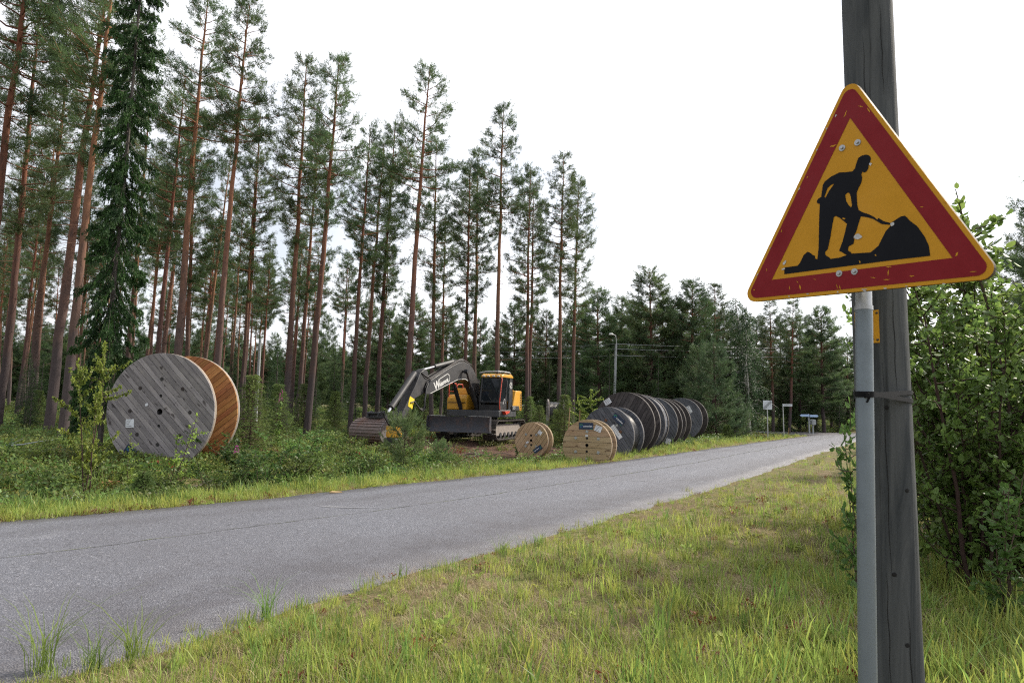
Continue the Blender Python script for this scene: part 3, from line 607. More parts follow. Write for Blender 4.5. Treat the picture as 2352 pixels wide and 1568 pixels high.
def strip_poly(u0, u1, R_, r_, n=5):
    us = [u0+(u1-u0)*i/n for i in range(n+1)]
    o = lambda u: math.sqrt(max(R_*R_-u*u, 0)); i_ = lambda u: math.sqrt(max(r_*r_-u*u, 0))
    if u1 <= -r_ or u0 >= r_: return [[(u, o(u)) for u in us] + [(u, -o(u)) for u in reversed(us)]]
    return [[(u, o(u)) for u in us] + [(u, i_(u)+.0005) for u in reversed(us)], [(u, -i_(u)-.0005) for u in us] + [(u, -o(u)) for u in reversed(us)]]
def planks(parent, R_, r_, wid, y0, y1, ang, m, rng, gap=.010, proud=.003):
    """planks of one flange face; local X across the boards, Z along them"""
    n = int(2*R_/wid); w0 = 2*R_/n
    for k in range(n):
        u0, u1 = -R_+k*w0, -R_+(k+1)*w0-gap; d = rng.uniform(-proud, proud)
        for poly in strip_poly(u0, u1, R_-.004, r_):
            ob = MB().prism(poly, 'y', y0+(d if y0 < y1 else 0), y1).build('plank', m, parent, angle=30); ob.rotation_euler = (0, ang, 0)
def disc_ring(R_, r_, y0, y1, n=56):
    return MB().lathe([(r_, y0), (R_, y0), (R_, y1), (r_, y1)], n, axis='y', closed=True)
def brand_plate(root, M4, w_, h_, part='brand_plate'):
    """navy plate with the maker's name and ring emblem"""
    p = MB().box((0, 0, 0), (w_, h_, .006)).build(part, NAVY, root, .0); p.matrix_local = M4
    lettering('prysmian', h_*.36, WHITEP, p, Matrix.Translation((w_*.13, -h_*.02, .0045)), h_*.006)
    for a0, a1, rr, m in ((20, 250, .17, GREENP), (200, 390, .12, BLUEP)):
        q = []; cx, cy = -w_*.33, h_*.02
        for k in range(15):
            a = R(a0+(a1-a0)*k/14); q.append((cx+rr*h_*math.cos(a)*1.2, cy+rr*h_*math.sin(a)*1.2))
        mb = MB(); th = h_*.05
        for k in range(14):
            a, b = Vector(q[k]), Vector(q[k+1]); nrm = Vector((-(b-a).y, (b-a).x)).normalized()*th/2
            mb.add([(*(a-nrm), .0042), (*(b-nrm), .0042), (*(b+nrm), .0042), (*(a+nrm), .0042)], [(0, 1, 2, 3)])
        mb.build('emblem', m, p)
    MB().span((w_*.30, -h_*.43, .0035), (w_*.48, -h_*.40, .0045)).build('emblem', GREENP, p)
    return p
def paper_label(root, x, z, y, w_, h_, ang, lines=4):
    p = MB().box((0, 0, 0), (w_, h_, .003)).build('paper_label', PAPER, root); p.matrix_local = frame_mat((x, y, z), (math.cos(ang), 0, math.sin(ang)), (-math.sin(ang), 0, math.cos(ang)))
    mb = MB(); rr = random.Random(int(x*1000+z*77))
    for k in range(lines):
        yy_ = h_*(.34-.68*k/max(1, lines-1)); l = w_*rr.uniform(.35, .8); x0 = -w_*.42
        mb.span((x0, yy_-h_*.03, .0017), (x0+l, yy_+h_*.03, .0024))
    mb.build('print', STEEL, p); return p
def reel(name, label, x, y, D, wid, az, front, inner, rim, plank_w=.14, ang=0.0, ang_in=0.8, t=.09, hub=.5, fill=0.0, bolts=8, bolt_r=.42, bolt='round', hole=.05, group=None, z=None, inner_planks=True, roll=0.0, lagging=False, cab_r=.02, seed=1):
    rng = random.Random(seed); Rr = D/2; x += math.sin(az)*wid/2; y += math.cos(az)*wid/2; z0 = gzf(x, y) if z is None else z
    root = thing(name, label, 'cable reel', (x, y, z0), -az, group)
    ctr = (0, 0, Rr); H = wid/2
    # front flange: outer boards on a solid inner layer
    for s, nm in ((-1, 'front_flange'), (1, 'rear_flange')):
        fl = disc_ring(Rr, hole*D*.5 if s < 0 else hole*D*.5, s*(H-t+.002), s*(H-.036), 64).build(nm, rim, root); fl.location = ctr
        fl.rotation_euler = (0, roll, 0)
        if s < 0: planks(fl, Rr, hole*D*.5, plank_w, -H, -H+.0345, ang, front, rng)
        else:
            if inner_planks: planks(fl, Rr, hub*Rr*.98, plank_w, (H-t-.022), (H-t+.0005), ang_in, inner, rng)
            disc_ring(Rr-.003, hole*D*.5, H-.035, H, 48).build('outer_boards', front, fl)
        if s < 0:
            tub = MB().lathe([(hole*D*.5*.96, -H-.004), (hole*D*.5*1.0, -H-.004), (hole*D*.5*1.0, -H+.25), (hole*D*.5*.86, -H+.25), (hole*D*.5*.86, -H-.002)], 20, axis='y').build('hub_bush', STEEL, fl)
            MB().cyl((0, -H+.2, 0), (0, -H+.21, 0), hole*D*.49, n=20).build('hub_back', BLACKHOLE, fl)
            for k in range(bolts):
                a = 2*math.pi*k/bolts + (math.pi/bolts if bolt == 'square' else 0)
                bx_, bz_ = bolt_r*Rr*math.cos(a), bolt_r*Rr*math.sin(a); mb = MB()
                if bolt == 'round': mb.lathe([(.0, -H-.022), (.018, -H-.022), (.022, -H-.008), (.045, -H-.010), (.048, -H-.001)], 14, (bx_, 0, bz_), 'y')
                else:
                    mb.box((bx_, -H-.006, bz_), (.075, .008, .075), Matrix.Rotation(.4*k, 3, 'Y')); mb.cyl((bx_, -H-.024, bz_), (bx_, -H-.008, bz_), .02, n=6)
                mb.build('bolt', STEEL if bolt == 'round' else ZINC, fl)
            for dz in (.18, -.16):     # drive pin holes with iron bushes
                MB().lathe([(.0, -H-.0035), (.026, -H-.0035), (.03, -H-.007), (.036, -H-.003)], 14, (0, 0, dz*Rr*1.5), 'y').build('pin_hole', BLACKHOLE, fl)
    # barrel between the flanges
    bar = MB(); nb = 20
    rb = hub*Rr
    MB().lathe([(rb, -H+t), (rb, H-t)], 40, ctr, 'y').build('barrel', inner if fill == 0 else rim, root)
    if fill > 0:
        prof = []; n = max(4, int((wid-2*t)/(2*cab_r))); rf = rb+(Rr-rb)*fill
        for i in range(n):
            for q in range(5):
                a = math.pi*q/4; prof.append((rf-cab_r+cab_r*math.sin(a)+.0*rng.uniform(0, 1), -H+t+(wid-2*t)*(i+q/4)/n))
        MB().lathe(prof, 56, ctr, 'y').build('cable', CABLE, root, angle=80)
    if lagging:
        n = 34
        for k in range(n):
            a = 2*math.pi*k/n; c = Vector((math.cos(a)*(Rr-.05), 0, math.sin(a)*(Rr-.05)))+Vector(ctr)
            MB().box((0, 0, 0), (.03, wid-2*t-.004, 2*math.pi*Rr/n*.93)).build('lagging_board', front, root).matrix_local = Matrix.Translation(c) @ Matrix.Rotation(-a, 4, 'Y')
    root['half'] = H; del root['half']
    return root, ctr, H

def on_face(root, ctr, H, x, z): return ctr[0]+x, -H-.008, ctr[2]+z
# the large reel at the left
p = at(367, 945, 16.7)
zc = p.z; D0 = 2.86
rt, ctr, H = reel('cable_reel', 'large empty reel with weathered grey front boards and orange inner flange', p.x, p.y, D0, 1.16, R(8), W_GREY, W_ORANGE, RIMM, .125, R(-45), R(52), .10, .42, 0, 8, .555, 'round', .05, z=zc-D0/2, seed=3)
paper_label(rt, -.77, ctr[2]-.30, -H-.006, .22, .2, .05)
brand_plate(rt, frame_mat((-.62, -H-.009, ctr[2]-1.02), (.82, 0, -.57), (.57, 0, .82)), .5, .2)
paper_label(rt, -.36, ctr[2]+.16, -H-.006, .07, .07, .3, 2)
# pale pine reels
G_R = 'cable reels lined up beside the road'
p = at(1348, 1022, 20.3); D = 1.5
rt, ctr, H = reel('cable_reel', 'pale fresh pine reel at the front of the row, boards lying level', p.x, p.y, D, .66, R(22), W_PINE, W_PINE, RIMM, .165, R(90), R(90), .08, .55, .45, 6, .53, 'square', .065, G_R, p.z-D/2, seed=5)
brand_plate(rt, frame_mat((-.03, -H-.009, ctr[2]+.56), (1, 0, 0), (0, 0, 1)), .44, .2)
paper_label(rt, .34, ctr[2]+.49, -H-.006, .2, .17, -.35); paper_label(rt, -.01, ctr[2]+.275, -H-.006, .08, .055, 0, 3)
p = at(1220, 1011, 23.2); D = 1.22
rt, ctr, H = reel('cable_reel', 'small pale reel standing alone in front of the excavator, boards slanting', p.x, p.y, D, .5, R(26), W_PINE, W_PINE, RIMM, .12, R(35), R(20), .07, .55, .5, 4, .45, 'square', .07, None, p.z-D/2, seed=6)
brand_plate(rt, frame_mat((.25, -H-.009, ctr[2]-.28), (-.8, 0, -.6), (.6, 0, -.8)), .34, .15)
paper_label(rt, .32, ctr[2]+.27, -H-.006, .14, .13, -.6); paper_label(rt, -.14, ctr[2]-.07, -H-.006, .1, .06, .5, 3)
# blue-grey and brown reels behind it
p = at(1395, 999, 23.2); D = 1.9
rt, ctr, H = reel('cable_reel', 'blue-grey reel full of black cable with slanted navy plate, second in the row', p.x, p.y, D, 1.0, R(31), W_SLATE, W_SLATE, RIMD, .13, R(-38), R(40), .09, .5, .72, 4, .5, 'square', .05, G_R, p.z-D/2, seed=7)
brand_plate(rt, frame_mat((.40, -H-.009, ctr[2]+.54), (.76, 0, -.65), (.65, 0, .76)), .46, .22)
paper_label(rt, .33, ctr[2]+.12, -H-.006, .52, .15, -.92, 3)
for bx_, bz_ in ((-.06, .5), (.47, .13)):
    MB().box((bx_, -H-.008, ctr[2]+bz_), (.09, .012, .09), Matrix.Rotation(.5, 3, 'Y')).build('rusty_plate', RUST, rt)
DK = [(4.06, 24.6, 2.28, .75, W_BROWN, R(28), 'largest dark brown reel, third in the row, with a paper label on its left', .6, False, 8),
      (4.98, 27.0, 2.26, .55, W_SLATE, R(-40), 'slate grey reel with boarded-over sides, fourth in the row', 0, True, 9),
      (6.10, 29.6, 2.26, .75, W_SLATE, R(-35), 'slate grey reel in the middle of the dark row, paper label low on its right', .5, False, 10),
      (6.98, 31.7, 2.26, .95, W_BROWN, R(25), 'dark brown reel showing black cable and a loose end, second from the far end', .45, False, 11),
      (9.10, 36.6, 2.25, 1.25, W_SLATE, R(-30), 'last reel at the far end, standing apart with wide dark rear flange', .5, False, 12)]
for x, y, D, wd, m, an, lab, fl, lag, sd in DK:
    rt, ctr, H = reel('cable_reel', lab, x, y, D, wd, R(30), m, W_BROWN, RIMD, .13, an, R(35), .09, .5, fl, 6, .45, 'square', .045, G_R, None, True, 0.0, lag, .03, sd)
    if sd == 8: paper_label(rt, -.62, ctr[2]+.78, -H-.006, .26, .2, .55)
    if sd == 10: paper_label(rt, .72, ctr[2]-.72, -H-.006, .2, .22, -.3)
    if sd == 12: paper_label(rt, .45, ctr[2]+.52, -H-.006, .17, .38, .55)
    if sd == 11:
        q = [(.62+.3*math.sin(k/9*2.6), -.1+.42*k/9, ctr[2]+.55-.85*k/9) for k in range(10)]; MB().tube(q, .022).build('loose_cable_end', CABLE, rt)
p = at(1257, 948, 34.0)
rt, ctr, H = reel('cable_reel', 'distant drum of shiny black cable seen side-on between young pines', p.x, p.y, 1.5, .8, R(88), W_GREY, W_GREY, RIMM, .15, R(90), R(90), .06, .45, .68, 4, .5, 'square', .06, None, p.z-.82, seed=14, cab_r=.03)

# ------------------------------------------------------------------ road works sign, its tube, the wooden pole
SIGN_Y = paint('sign_yellow', (.56, .27, .012), .5, (.30, .15, .02), .25, spec=.25, scale=7)
SIGN_R = paint('sign_red', (.215, .010, .016), .5, (.12, .008, .012), .4, spec=.2, scale=6)
SIGN_K = paint('sign_black', (.006, .007, .011), .55, (.016, .017, .022), .4, spec=.15, scale=9)
ALU = paint('sign_back_aluminium', (.35, .36, .37), .5, (.2, .2, .2), .3, .6)
CHIP = paint('bare_chipped_metal', (.5, .5, .5), .5, (.2, .15, .12), .6, .5, scale=20)
KK = .0006475
SRC = np.array([(712, 315, 1), (270, 1236, 1), (1300, 1116, 1)], float); DST = np.array([(0, 587), (-508.5, -293.6), (508.5, -293.6)], float)*KK
AFF = np.linalg.solve(SRC, DST)
def sg(px, py): q = np.array([px, py, 1.])@AFF; return float(q[0]), float(q[1])
def round_tri(inr, rad, n=8):
    """equilateral triangle of inradius inr with rounded corners"""
    out = []
    for a0 in (90, 210, 330):
        c = ((inr-rad)*2*math.cos(R(a0)), (inr-rad)*2*math.sin(R(a0)))
        for k in range(n+1):
            a = R(a0-60+120*k/n); out.append((c[0]+rad*math.cos(a), c[1]+rad*math.sin(a)))
    return out
psi, tilt, roll = .931, .03, -.024
nrm = Vector((-math.sin(psi), -math.cos(psi), 0)); rgt = Vector((math.cos(psi), -math.sin(psi), 0)); up = Vector((0, 0, 1))*math.cos(tilt)+nrm*math.sin(tilt)
r2 = rgt*math.cos(roll)+up*math.sin(roll); u2 = up*math.cos(roll)-rgt*math.sin(roll)
SC0 = Vector((1.245, 2.465, 2.309))
tube_xy = gp(1991, 1100, 1.0); tube_dir = None
# the tube runs through two points seen in the photograph, just behind the plate
def behind(pt, d): return pt - nrm*d
tb = at(1993, 1568, 2.46); tt = at(1984, 690, 2.56)
td = (tt-tb).normalized(); t_bot = tb - td*((tb.z+.3)/td.z); t_top = tt + td*((2.72-tt.z)/td.z)
sign = thing('road_works_sign', 'yellow and red triangular road works sign on a galvanised tube', 'road sign', (t_bot.x, t_bot.y, gzf(t_bot.x, t_bot.y)))
S0 = Vector(sign.location)
def smb(d=0.0): return MB(Matrix.Translation(-S0) @ frame_mat(SC0+nrm*d, r2, u2))
INR = 420*KK
plate = smb(); rim0 = round_tri(INR, .036)
plate.prism([(a, b) for a, b in rim0], 'z', -.0025, 0); plate.build('plate', SIGN_Y, sign, .0008)
back = smb(); back.prism(round_tri(INR-.0005, .036), 'z', -.006, -.003)
lip = smb()
for k in range(len(rim0)):
    a, b = Vector((*rim0[k], 0)), Vector((*rim0[(k+1) % len(rim0)], 0)); ai, bi = a*.988, b*.988
    lip.add([(*a.xy, -.0028), (*b.xy, -.0028), (*b.xy, -.022), (*a.xy, -.022), (*ai.xy, -.0028), (*bi.xy, -.0028), (*bi.xy, -.022), (*ai.xy, -.022)], [(0, 1, 2, 3), (4, 7, 6, 5), (3, 2, 6, 7), (0, 4, 5, 1)])
lip.build('edge_lip', paint('worn_dark_edge', (.10, .075, .05), .7, (.05, .05, .05), .6), sign); back.build('back_sheet', ALU, sign)
# red band as a ring
o_, i_ = round_tri(INR-22*KK, .028), None
inn = [(0, 587*KK), (-508.5*KK, -293.6*KK), (508.5*KK, -293.6*KK)]
red = smb(); n = len(o_)//3; ring_in = []
for c in range(3): ring_in += [inn[c]]*n
red.add([(a, b, .0011) for a, b in o_]+[(a, b, .0011) for a, b in ring_in], [(k, (k+1) % len(o_), len(o_)+(k+1) % len(o_), len(o_)+k) for k in range(len(o_))])
red.build('red_band', SIGN_R, sign)
MAN = [(848,560),(845,585),(838,600),(837,617),(828,632),(815,636),(803,630),(800,645),(806,665),(803,690),(790,715),(780,742),(782,775),(788,815),(797,842),(820,856),(860,871),(890,888),(905,903),(912,893),(940,912),(980,925),(1000,912),(1030,893),(1052,890),(1066,902),(1075,914),(1120,950),(1160,1005),(1183,1052),(1193,1104),
       (1000,1124),(700,1160),(355,1201),(352,1160),(440,1150),(456,1133),(478,1086),(500,1068),(518,1074),(536,1088),(549,1092),(553,1108),(567,1114),(570,1050),(566,960),(561,860),(560,790),(545,786),(539,772),(548,758),(566,750),(566,742),(571,680),(582,662),(620,637),(668,619),(708,622),(746,622),(760,607),(766,580),(775,552),(793,540),(818,537),(838,545)]
HOLES = [[(586,750),(602,703),(621,686),(640,680),(638,686),(612,720),(594,755)], [(713,752),(722,741),(735,740),(746,762),(757,815),(752,824),(738,812),(720,785)],
         [(653,872),(665,867),(690,880),(734,915),(726,960),(716,1010),(697,1068),(712,1073),(745,1092),(700,1106),(648,1112),(642,1104),(616,1090),(613,1070),(628,1056),(640,980),(646,920)],
         [(812,878),(850,886),(885,898),(930,927),(985,935),(956,967),(937,1010),(921,1046),(880,1080),(820,1082),(772,1084),(768,1076),(750,1066),(752,1044),(780,1030),(783,1008),(778,990),(792,960),(800,925)]]
def tess(polys, d, name, m):
    from mathutils.geometry import tessellate_polygon
    P3 = [[Vector((*sg(*q), 0)) for q in po] for po in polys]; tris = tessellate_polygon(P3); allv = [v for po in P3 for v in po]
    mb = smb(d); mb.add(allv, [tuple(t) for t in tris]); return mb.build(name, m, sign)
tess([MAN]+HOLES, .0012, 'pictogram', SIGN_K)
# wear: scratches that show the yellow under the red, chips down to metal
rr = random.Random(4)
wear = smb(.0019)
def blotch(mb, cx, cy, a, l, wd):
    pts = []; n = 7
    for k in range(n): t = k/(n-1)-.5; pts.append((cx+math.cos(a)*l*t+rr.uniform(-.4, .4)*wd, cy+math.sin(a)*l*t+rr.uniform(-.4, .4)*wd, wd*(1-abs(2*t))*.6+.6))
    vs = [(*sg(x-math.sin(a)*w_, y+math.cos(a)*w_), 0) for x, y, w_ in pts]+[(*sg(x+math.sin(a)*w_, y-math.cos(a)*w_), 0) for x, y, w_ in pts]
    mb.add(vs, [(k, k+1, n+k+1, n+k) for k in range(n-1)])
for cx, cy, a, l, wd in [(683,290,2.0,40,5),(770,262,.4,28,4),(817,292,1.0,35,5),(620,462,-.2,38,9),(470,625,2.1,14,4),(318,937,1.9,18,5),(468,1278,1.2,38,7),(398,1284,1.3,26,3),(448,1247,.6,16,3),(985,1160,-.1,28,4),(985,1190,1.6,34,4),(978,1228,.0,34,3),(1108,1209,.1,22,5),(1318,1098,1.9,26,7),(1245,830,1.2,26,4),(1046,575,1.0,16,3),(718,1275,1.3,26,5),(905,1218,.1,30,2),(1136,850,.3,16,3),(823,1132,1.2,16,5),(714,885,.1,18,6),(910,1095,.5,12,5),(148,1300,.1,14,6),(700,1270,1.2,30,2),(560,1230,.3,16,2),(230,1175,1.2,20,2),(1400,1185,.0,30,2)]:
    blotch(wear, cx, cy, a, l, wd)
wear.build('scratches', SIGN_Y, sign)
chips = smb(.0023)
def chip_poly(mb, cx, cy, rx, ry, a):
    n = 9; vs = [(*sg(cx, cy), 0)]
    for k in range(n):
        q = 2*math.pi*k/n; s_ = rr.uniform(.75, 1.15); x, y = rx*s_*math.cos(q), ry*s_*math.sin(q); vs.append((*sg(cx+x*math.cos(a)-y*math.sin(a), cy+x*math.sin(a)+y*math.cos(a)), 0))
    mb.add(vs, [(0, 1+k, 1+(k+1) % n) for k in range(n)])
for c in [(804,990,24,17,.1),(848,594,8,8,0),(353,1132,8,16,.6),(347,1170,12,6,-.4),(990,932,10,12,.5),(398,1335,7,3,0),(1268,1247,9,4,0),(975,1275,11,3,-.1),(573,355,4,8,.4),(625,288,4,8,.5),(706,1300,5,4,0),(862,1290,9,3,0),(245,1040,3,8,.4),(860,1283,16,3,-.1),(1150,1262,12,3,-.1),(520,1316,10,3,-.1),(1085,1262,6,3,0),(165,1205,3,9,.5),(420,690,3,9,.5),(520,470,3,7,.5)]: chip_poly(chips, *c)
chips.build('chipped_spots', CHIP, sign)
for px_, py_ in ((676, 481), (766, 463), (707, 1196), (797, 1185)):
    u, v = sg(px_, py_); wsh = smb(); wsh.lathe([(.0, .0036), (.0115, .0036), (.0125, .002), (.0125, .0)], 20, (u, v, 0)); ws = wsh.build('washer', ZINC, sign)
    bb = smb(); bb.cyl((u, v, .0035), (u, v, .010), .0062, .0056, 6); bb.build('bolt_head', ZINC, ws, .0008)
axis0, axis1 = t_bot-S0, t_top-S0
TUBE = paint('galvanised_tube', (.17, .20, .222), .45, (.11, .13, .145), .5, .45, scale=5)
mid = axis0 + (axis1-axis0)*((tt.z-.035-t_bot.z)/(t_top.z-t_bot.z))
MB().tube([axis0, mid], .0305, 28).build('tube', TUBE, sign)
MB().tube([mid, axis1], .0285, 28).build('upper_sleeve', ZINC, sign)
MB().tube([mid-td*.004, mid+td*.012], .032, 28).build('collar', ZINC, sign)
for v in (.19, -.235):
    c = SC0+u2*v-S0; br = MB(); br.box(c-nrm*.016, (.22, .02, .03), frame_mat((0, 0, 0), r2, nrm*-1).to_3x3()); br.build('bracket', ALU, sign)
for k in range(4): pass
sm = MB(); 
PW = Mat('grey_weathered_pole', (.085, .09, .092), .85, spec=.2)
_v = PW.coord((7, 7, .55)); PW.tint(PW.ramp(PW.noise(2.2, 6, .65, _v, 1.2), .38, .66), (.036, .041, .045)); PW.tint(PW.ramp(PW.noise(1.5, 4, .6, PW.coord((3, 3, .3)), 2.0), .52, .7, 0, .6), (.10, .106, .108))
PW.tint(PW.ramp(PW.noise(6, 3, .6, PW.coord((9, 9, .25))), .64, .7, 0, .8), (.035, .037, .037)); PW.bump(PW.noise(3.0, 6, .65, _v, 1.0), .45, .012)
# wooden pole, seen between these edges in the photograph
pb, pt_ = at(2047, 1400, 2.80), at(1991, 10, 2.80); pd = (pt_-pb).normalized(); foot = pb-pd*((pb.z+.35)/pd.z); top = pb+pd*((7.6-pb.z)/pd.z)
pole = thing('utility_pole', 'weathered grey wooden pole standing behind the road works sign', 'pole', (foot.x, foot.y, gzf(foot.x, foot.y))); P0 = Vector(pole.location)
pts_ = [foot+(top-foot)*k/26 for k in range(27)]; rad_ = [.109-.0125*k/26*2.0 + random.gauss(0, .0008) for k in range(27)]
MB().tube([q-P0 for q in pts_], rad_, 32).build('shaft', PW.m, pole)
def on_pole(zh, a):
    """point on the pole's surface at height zh, angle a from the camera side (positive to the right)"""
    k = (zh-foot.z)/(top.z-foot.z); c = foot+(top-foot)*k; rad = np.interp(k*26, range(27), rad_); view = Vector((-c.x, -c.y, 0)).normalized(); side = Vector((-view.y, view.x, 0))
    return c, view*math.cos(a)+side*math.sin(a), rad
for zh, a, ln, wd in [(2.9, -.2, .55, .0014), (1.35, .05, .9, .0014), (.75, -.1, .5, .0014), (1.9, .5, .5, .0015), (3.1, .5, .4, .0015), (.6, .6, .5, .002)]:
    mb = MB(); n = 14; vs = []
    for k in range(n):
        c, nn, rad = on_pole(zh+ln*(k/(n-1)-.5), a+.02*math.sin(k*1.3)); sd = Vector((-nn.y, nn.x, 0)); w_ = wd*math.sin(math.pi*(k+.3)/(n-.4))
        vs += [c+nn*(rad+.0012)-sd*w_-P0, c+nn*(rad+.0012)+sd*w_-P0]
    mb.add(vs, [(2*k, 2*k+1, 2*k+3, 2*k+2) for k in range(n-1)]); mb.build('drying_crack', BLACKHOLE, pole)
for zh, a in [(1.62, .12), (.98, .15), (2.75, .45), (1.3, .75), (.72, .5)]:
    c, nn, rad = on_pole(zh, a); q = c+nn*rad-P0
    MB(frame_mat(q, Vector((-nn.y, nn.x, 0)), (0, 0, 1))).lathe([(0, .0022), (.004, .002), (.008, .0012), (.010, -.002)], 9).build('knot', BLACKHOLE, pole).scale = (1, 1, 1)
# yellow plate nailed round the pole, half behind the tube
vs = []; za, zb = at(2000, 787, 2.72).z, at(2000, 712, 2.72).z
plate2 = thing('warning_plate', 'small yellow plate nailed to the wooden pole, half behind the tube', 'plate', P0)
mb = MB(); n = 10
for dpt in (.004, .001):
    for k in range(n+1):
        for zh in (za, zb): c, nn, rad = on_pole(zh, -1.02+1.0*k/n); vs.append(c+nn*(rad+dpt)-P0)
m1 = 2*(n+1); mb.add(vs, [(2*k, 2*k+2, 2*k+3, 2*k+1) for k in range(n)]+[(m1+2*k, m1+2*k+1, m1+2*k+3, m1+2*k+2) for k in range(n)]+[(2*k, m1+2*k, m1+2*k+2, 2*k+2) for k in range(n)]+[(2*k+1, 2*k+3, m1+2*k+3, m1+2*k+1) for k in range(n)]+[(0, 1, m1+1, m1), (2*n, m1+2*n, m1+2*n+1, 2*n+1)])
mb.build('yellow_sheet', SIGN_Y, plate2)
for zh in (za+.012, zb-.012):
    c, nn, rad = on_pole(zh, -.09); MB(frame_mat(c+nn*(rad+.004)-P0, Vector((-nn.y, nn.x, 0)), (0, 0, 1))).lathe([(0, .004), (.004, .003), (.005, .0)], 10).build('nail', STEEL, plate2)
vs = []
for zh, a in ((za+.012, -.2), (za+.012, -.62), (za+.055, -.42)): c, nn, rad = on_pole(zh, a); vs.append(c+nn*(rad+.0055)-P0)
MB().add(vs, [(0, 1, 2)]).build('black_triangle', SIGN_K, plate2)
# black strap tying tube and pole together
zs = at(2000, 908, 2.6).z
strap = thing('cable_tie', 'black plastic strap tying the tube to the wooden pole', 'strap', P0)
def hull_loop(z1, z2, off=.004):
    kt = (z1-t_bot.z)/(t_top.z-t_bot.z); ct = t_bot+(t_top-t_bot)*kt; cp, nn, rp = on_pole(z2, 0)
    pts = []
    for c, r_ in ((ct, .0305+off), (cp, rp+off)):
        for k in range(48): a = 2*math.pi*k/48; pts.append((c.x+r_*math.cos(a), c.y+r_*math.sin(a), c.z))
    P2 = sorted(pts, key=lambda q: (q[0], q[1]))
    def half(ps):
        h = []
        for q in ps:
            while len(h) > 1 and (h[-1][0]-h[-2][0])*(q[1]-h[-2][1])-(h[-1][1]-h[-2][1])*(q[0]-h[-2][0]) <= 0: h.pop()
            h.append(q)
        return h
    return half(P2)[:-1]+half(P2[::-1])[:-1]
BLACKPL = Mat('black_plastic', (.006, .006, .007), .5, spec=.1).m
for z1, z2 in ((zs, zs+.018), (zs+.004, zs-.014)):
    def dense(lp):
        out = []
        for k in range(len(lp)):
            a, b = Vector(lp[k]), Vector(lp[(k+1) % len(lp)]); m = max(1, int((b-a).length/.012)); out += [a+(b-a)*j/m for j in range(m)]
        return out
    inner, outer = dense(hull_loop(z1, z2, .0025)), dense(hull_loop(z1, z2, .0045)); mb = MB(); n = len(outer); vs = []
    for q in outer:
        c = min(inner, key=lambda p_: (p_-q).length); vs += [q-P0+Vector((0, 0, -.0085)), q-P0+Vector((0, 0, .0085)), c-P0+Vector((0, 0, .0085)), c-P0+Vector((0, 0, -.0085))]
    fs = []
    for k in range(n):
        j = (k+1) % n; fs += [(4*k+e, 4*j+e, 4*j+(e+1) % 4, 4*k+(e+1) % 4) for e in range(4)]
    mb.add(vs, fs); mb.build('band', BLACKPL, strap, angle=25)
kt = (zs-t_bot.z)/(t_top.z-t_bot.z); ct = t_bot+(t_top-t_bot)*kt; vw = Vector((-ct.x, -ct.y, 0)).normalized()
MB().box(ct+vw*.038+Vector((.008, 0, -.002))-P0, (.016, .01, .018)).box(ct+vw*.037+Vector((.012, 0, -.018))-P0, (.007, .005, .022), Matrix.Rotation(.5, 3, 'Y')).build('buckle', BLACKPL, strap, .001)

# ------------------------------------------------------------------ excavator
YEL = paint('machine_yellow', (.62, .31, .025), .38, (.25, .16, .07), .3)
GRA = paint('machine_dark_grey', (.045, .047, .052), .45, (.12, .10, .085), .35)
BOOMG = paint('boom_dark_grey', (.03, .029, .031), .45, (.07, .062, .055), .35)
BLK = paint('machine_black', (.016, .017, .02), .4, (.08, .07, .06), .3)
BLADEM = paint('blade_steel', (.055, .06, .075), .42, (.17, .085, .05), .55, .3)
TRK = paint('track_steel', (.07, .062, .058), .6, (.15, .11, .085), .6, .4)
CHROME = Mat('chrome_rod', (.6, .6, .62), .18, .95).m
REDP = paint('orange_red_paint', (.55, .055, .025), .45, (.25, .06, .03), .3)
DUSTG = paint('dusty_frame', (.26, .225, .20), .8, (.13, .11, .10), .6)
RUBBER = Mat('hose_rubber', (.02, .02, .022), .5).m
LGREY = paint('pale_grey_print', (.58, .58, .56), .55, (.3, .3, .3), .3)
G_ = Mat('tinted_glass', (.02, .025, .03), .06, spec=.6)
_t = G_.N.new('ShaderNodeBsdfTransparent'); _t.inputs[0].default_value = (.25, .29, .32, 1); _x = G_.N.new('ShaderNodeMixShader'); _x.inputs[0].default_value = .6
G_.L.new(G_.b.outputs[0], _x.inputs[2]); G_.L.new(_t.outputs[0], _x.inputs[1]); G_.L.new(_x.outputs[0], G_.out.inputs[0]); GLASS = G_.m
EX, EY = -1.15, 28.6
EZ = .2
exc = thing('excavator', 'yellow and dark grey crawler excavator with dozer blade, boom reaching left', 'excavator', (EX, EY, EZ), R(-110))
UP = Matrix.Rotation(R(-2), 4, 'Z')
def U(): return MB(UP)
Lw = MB
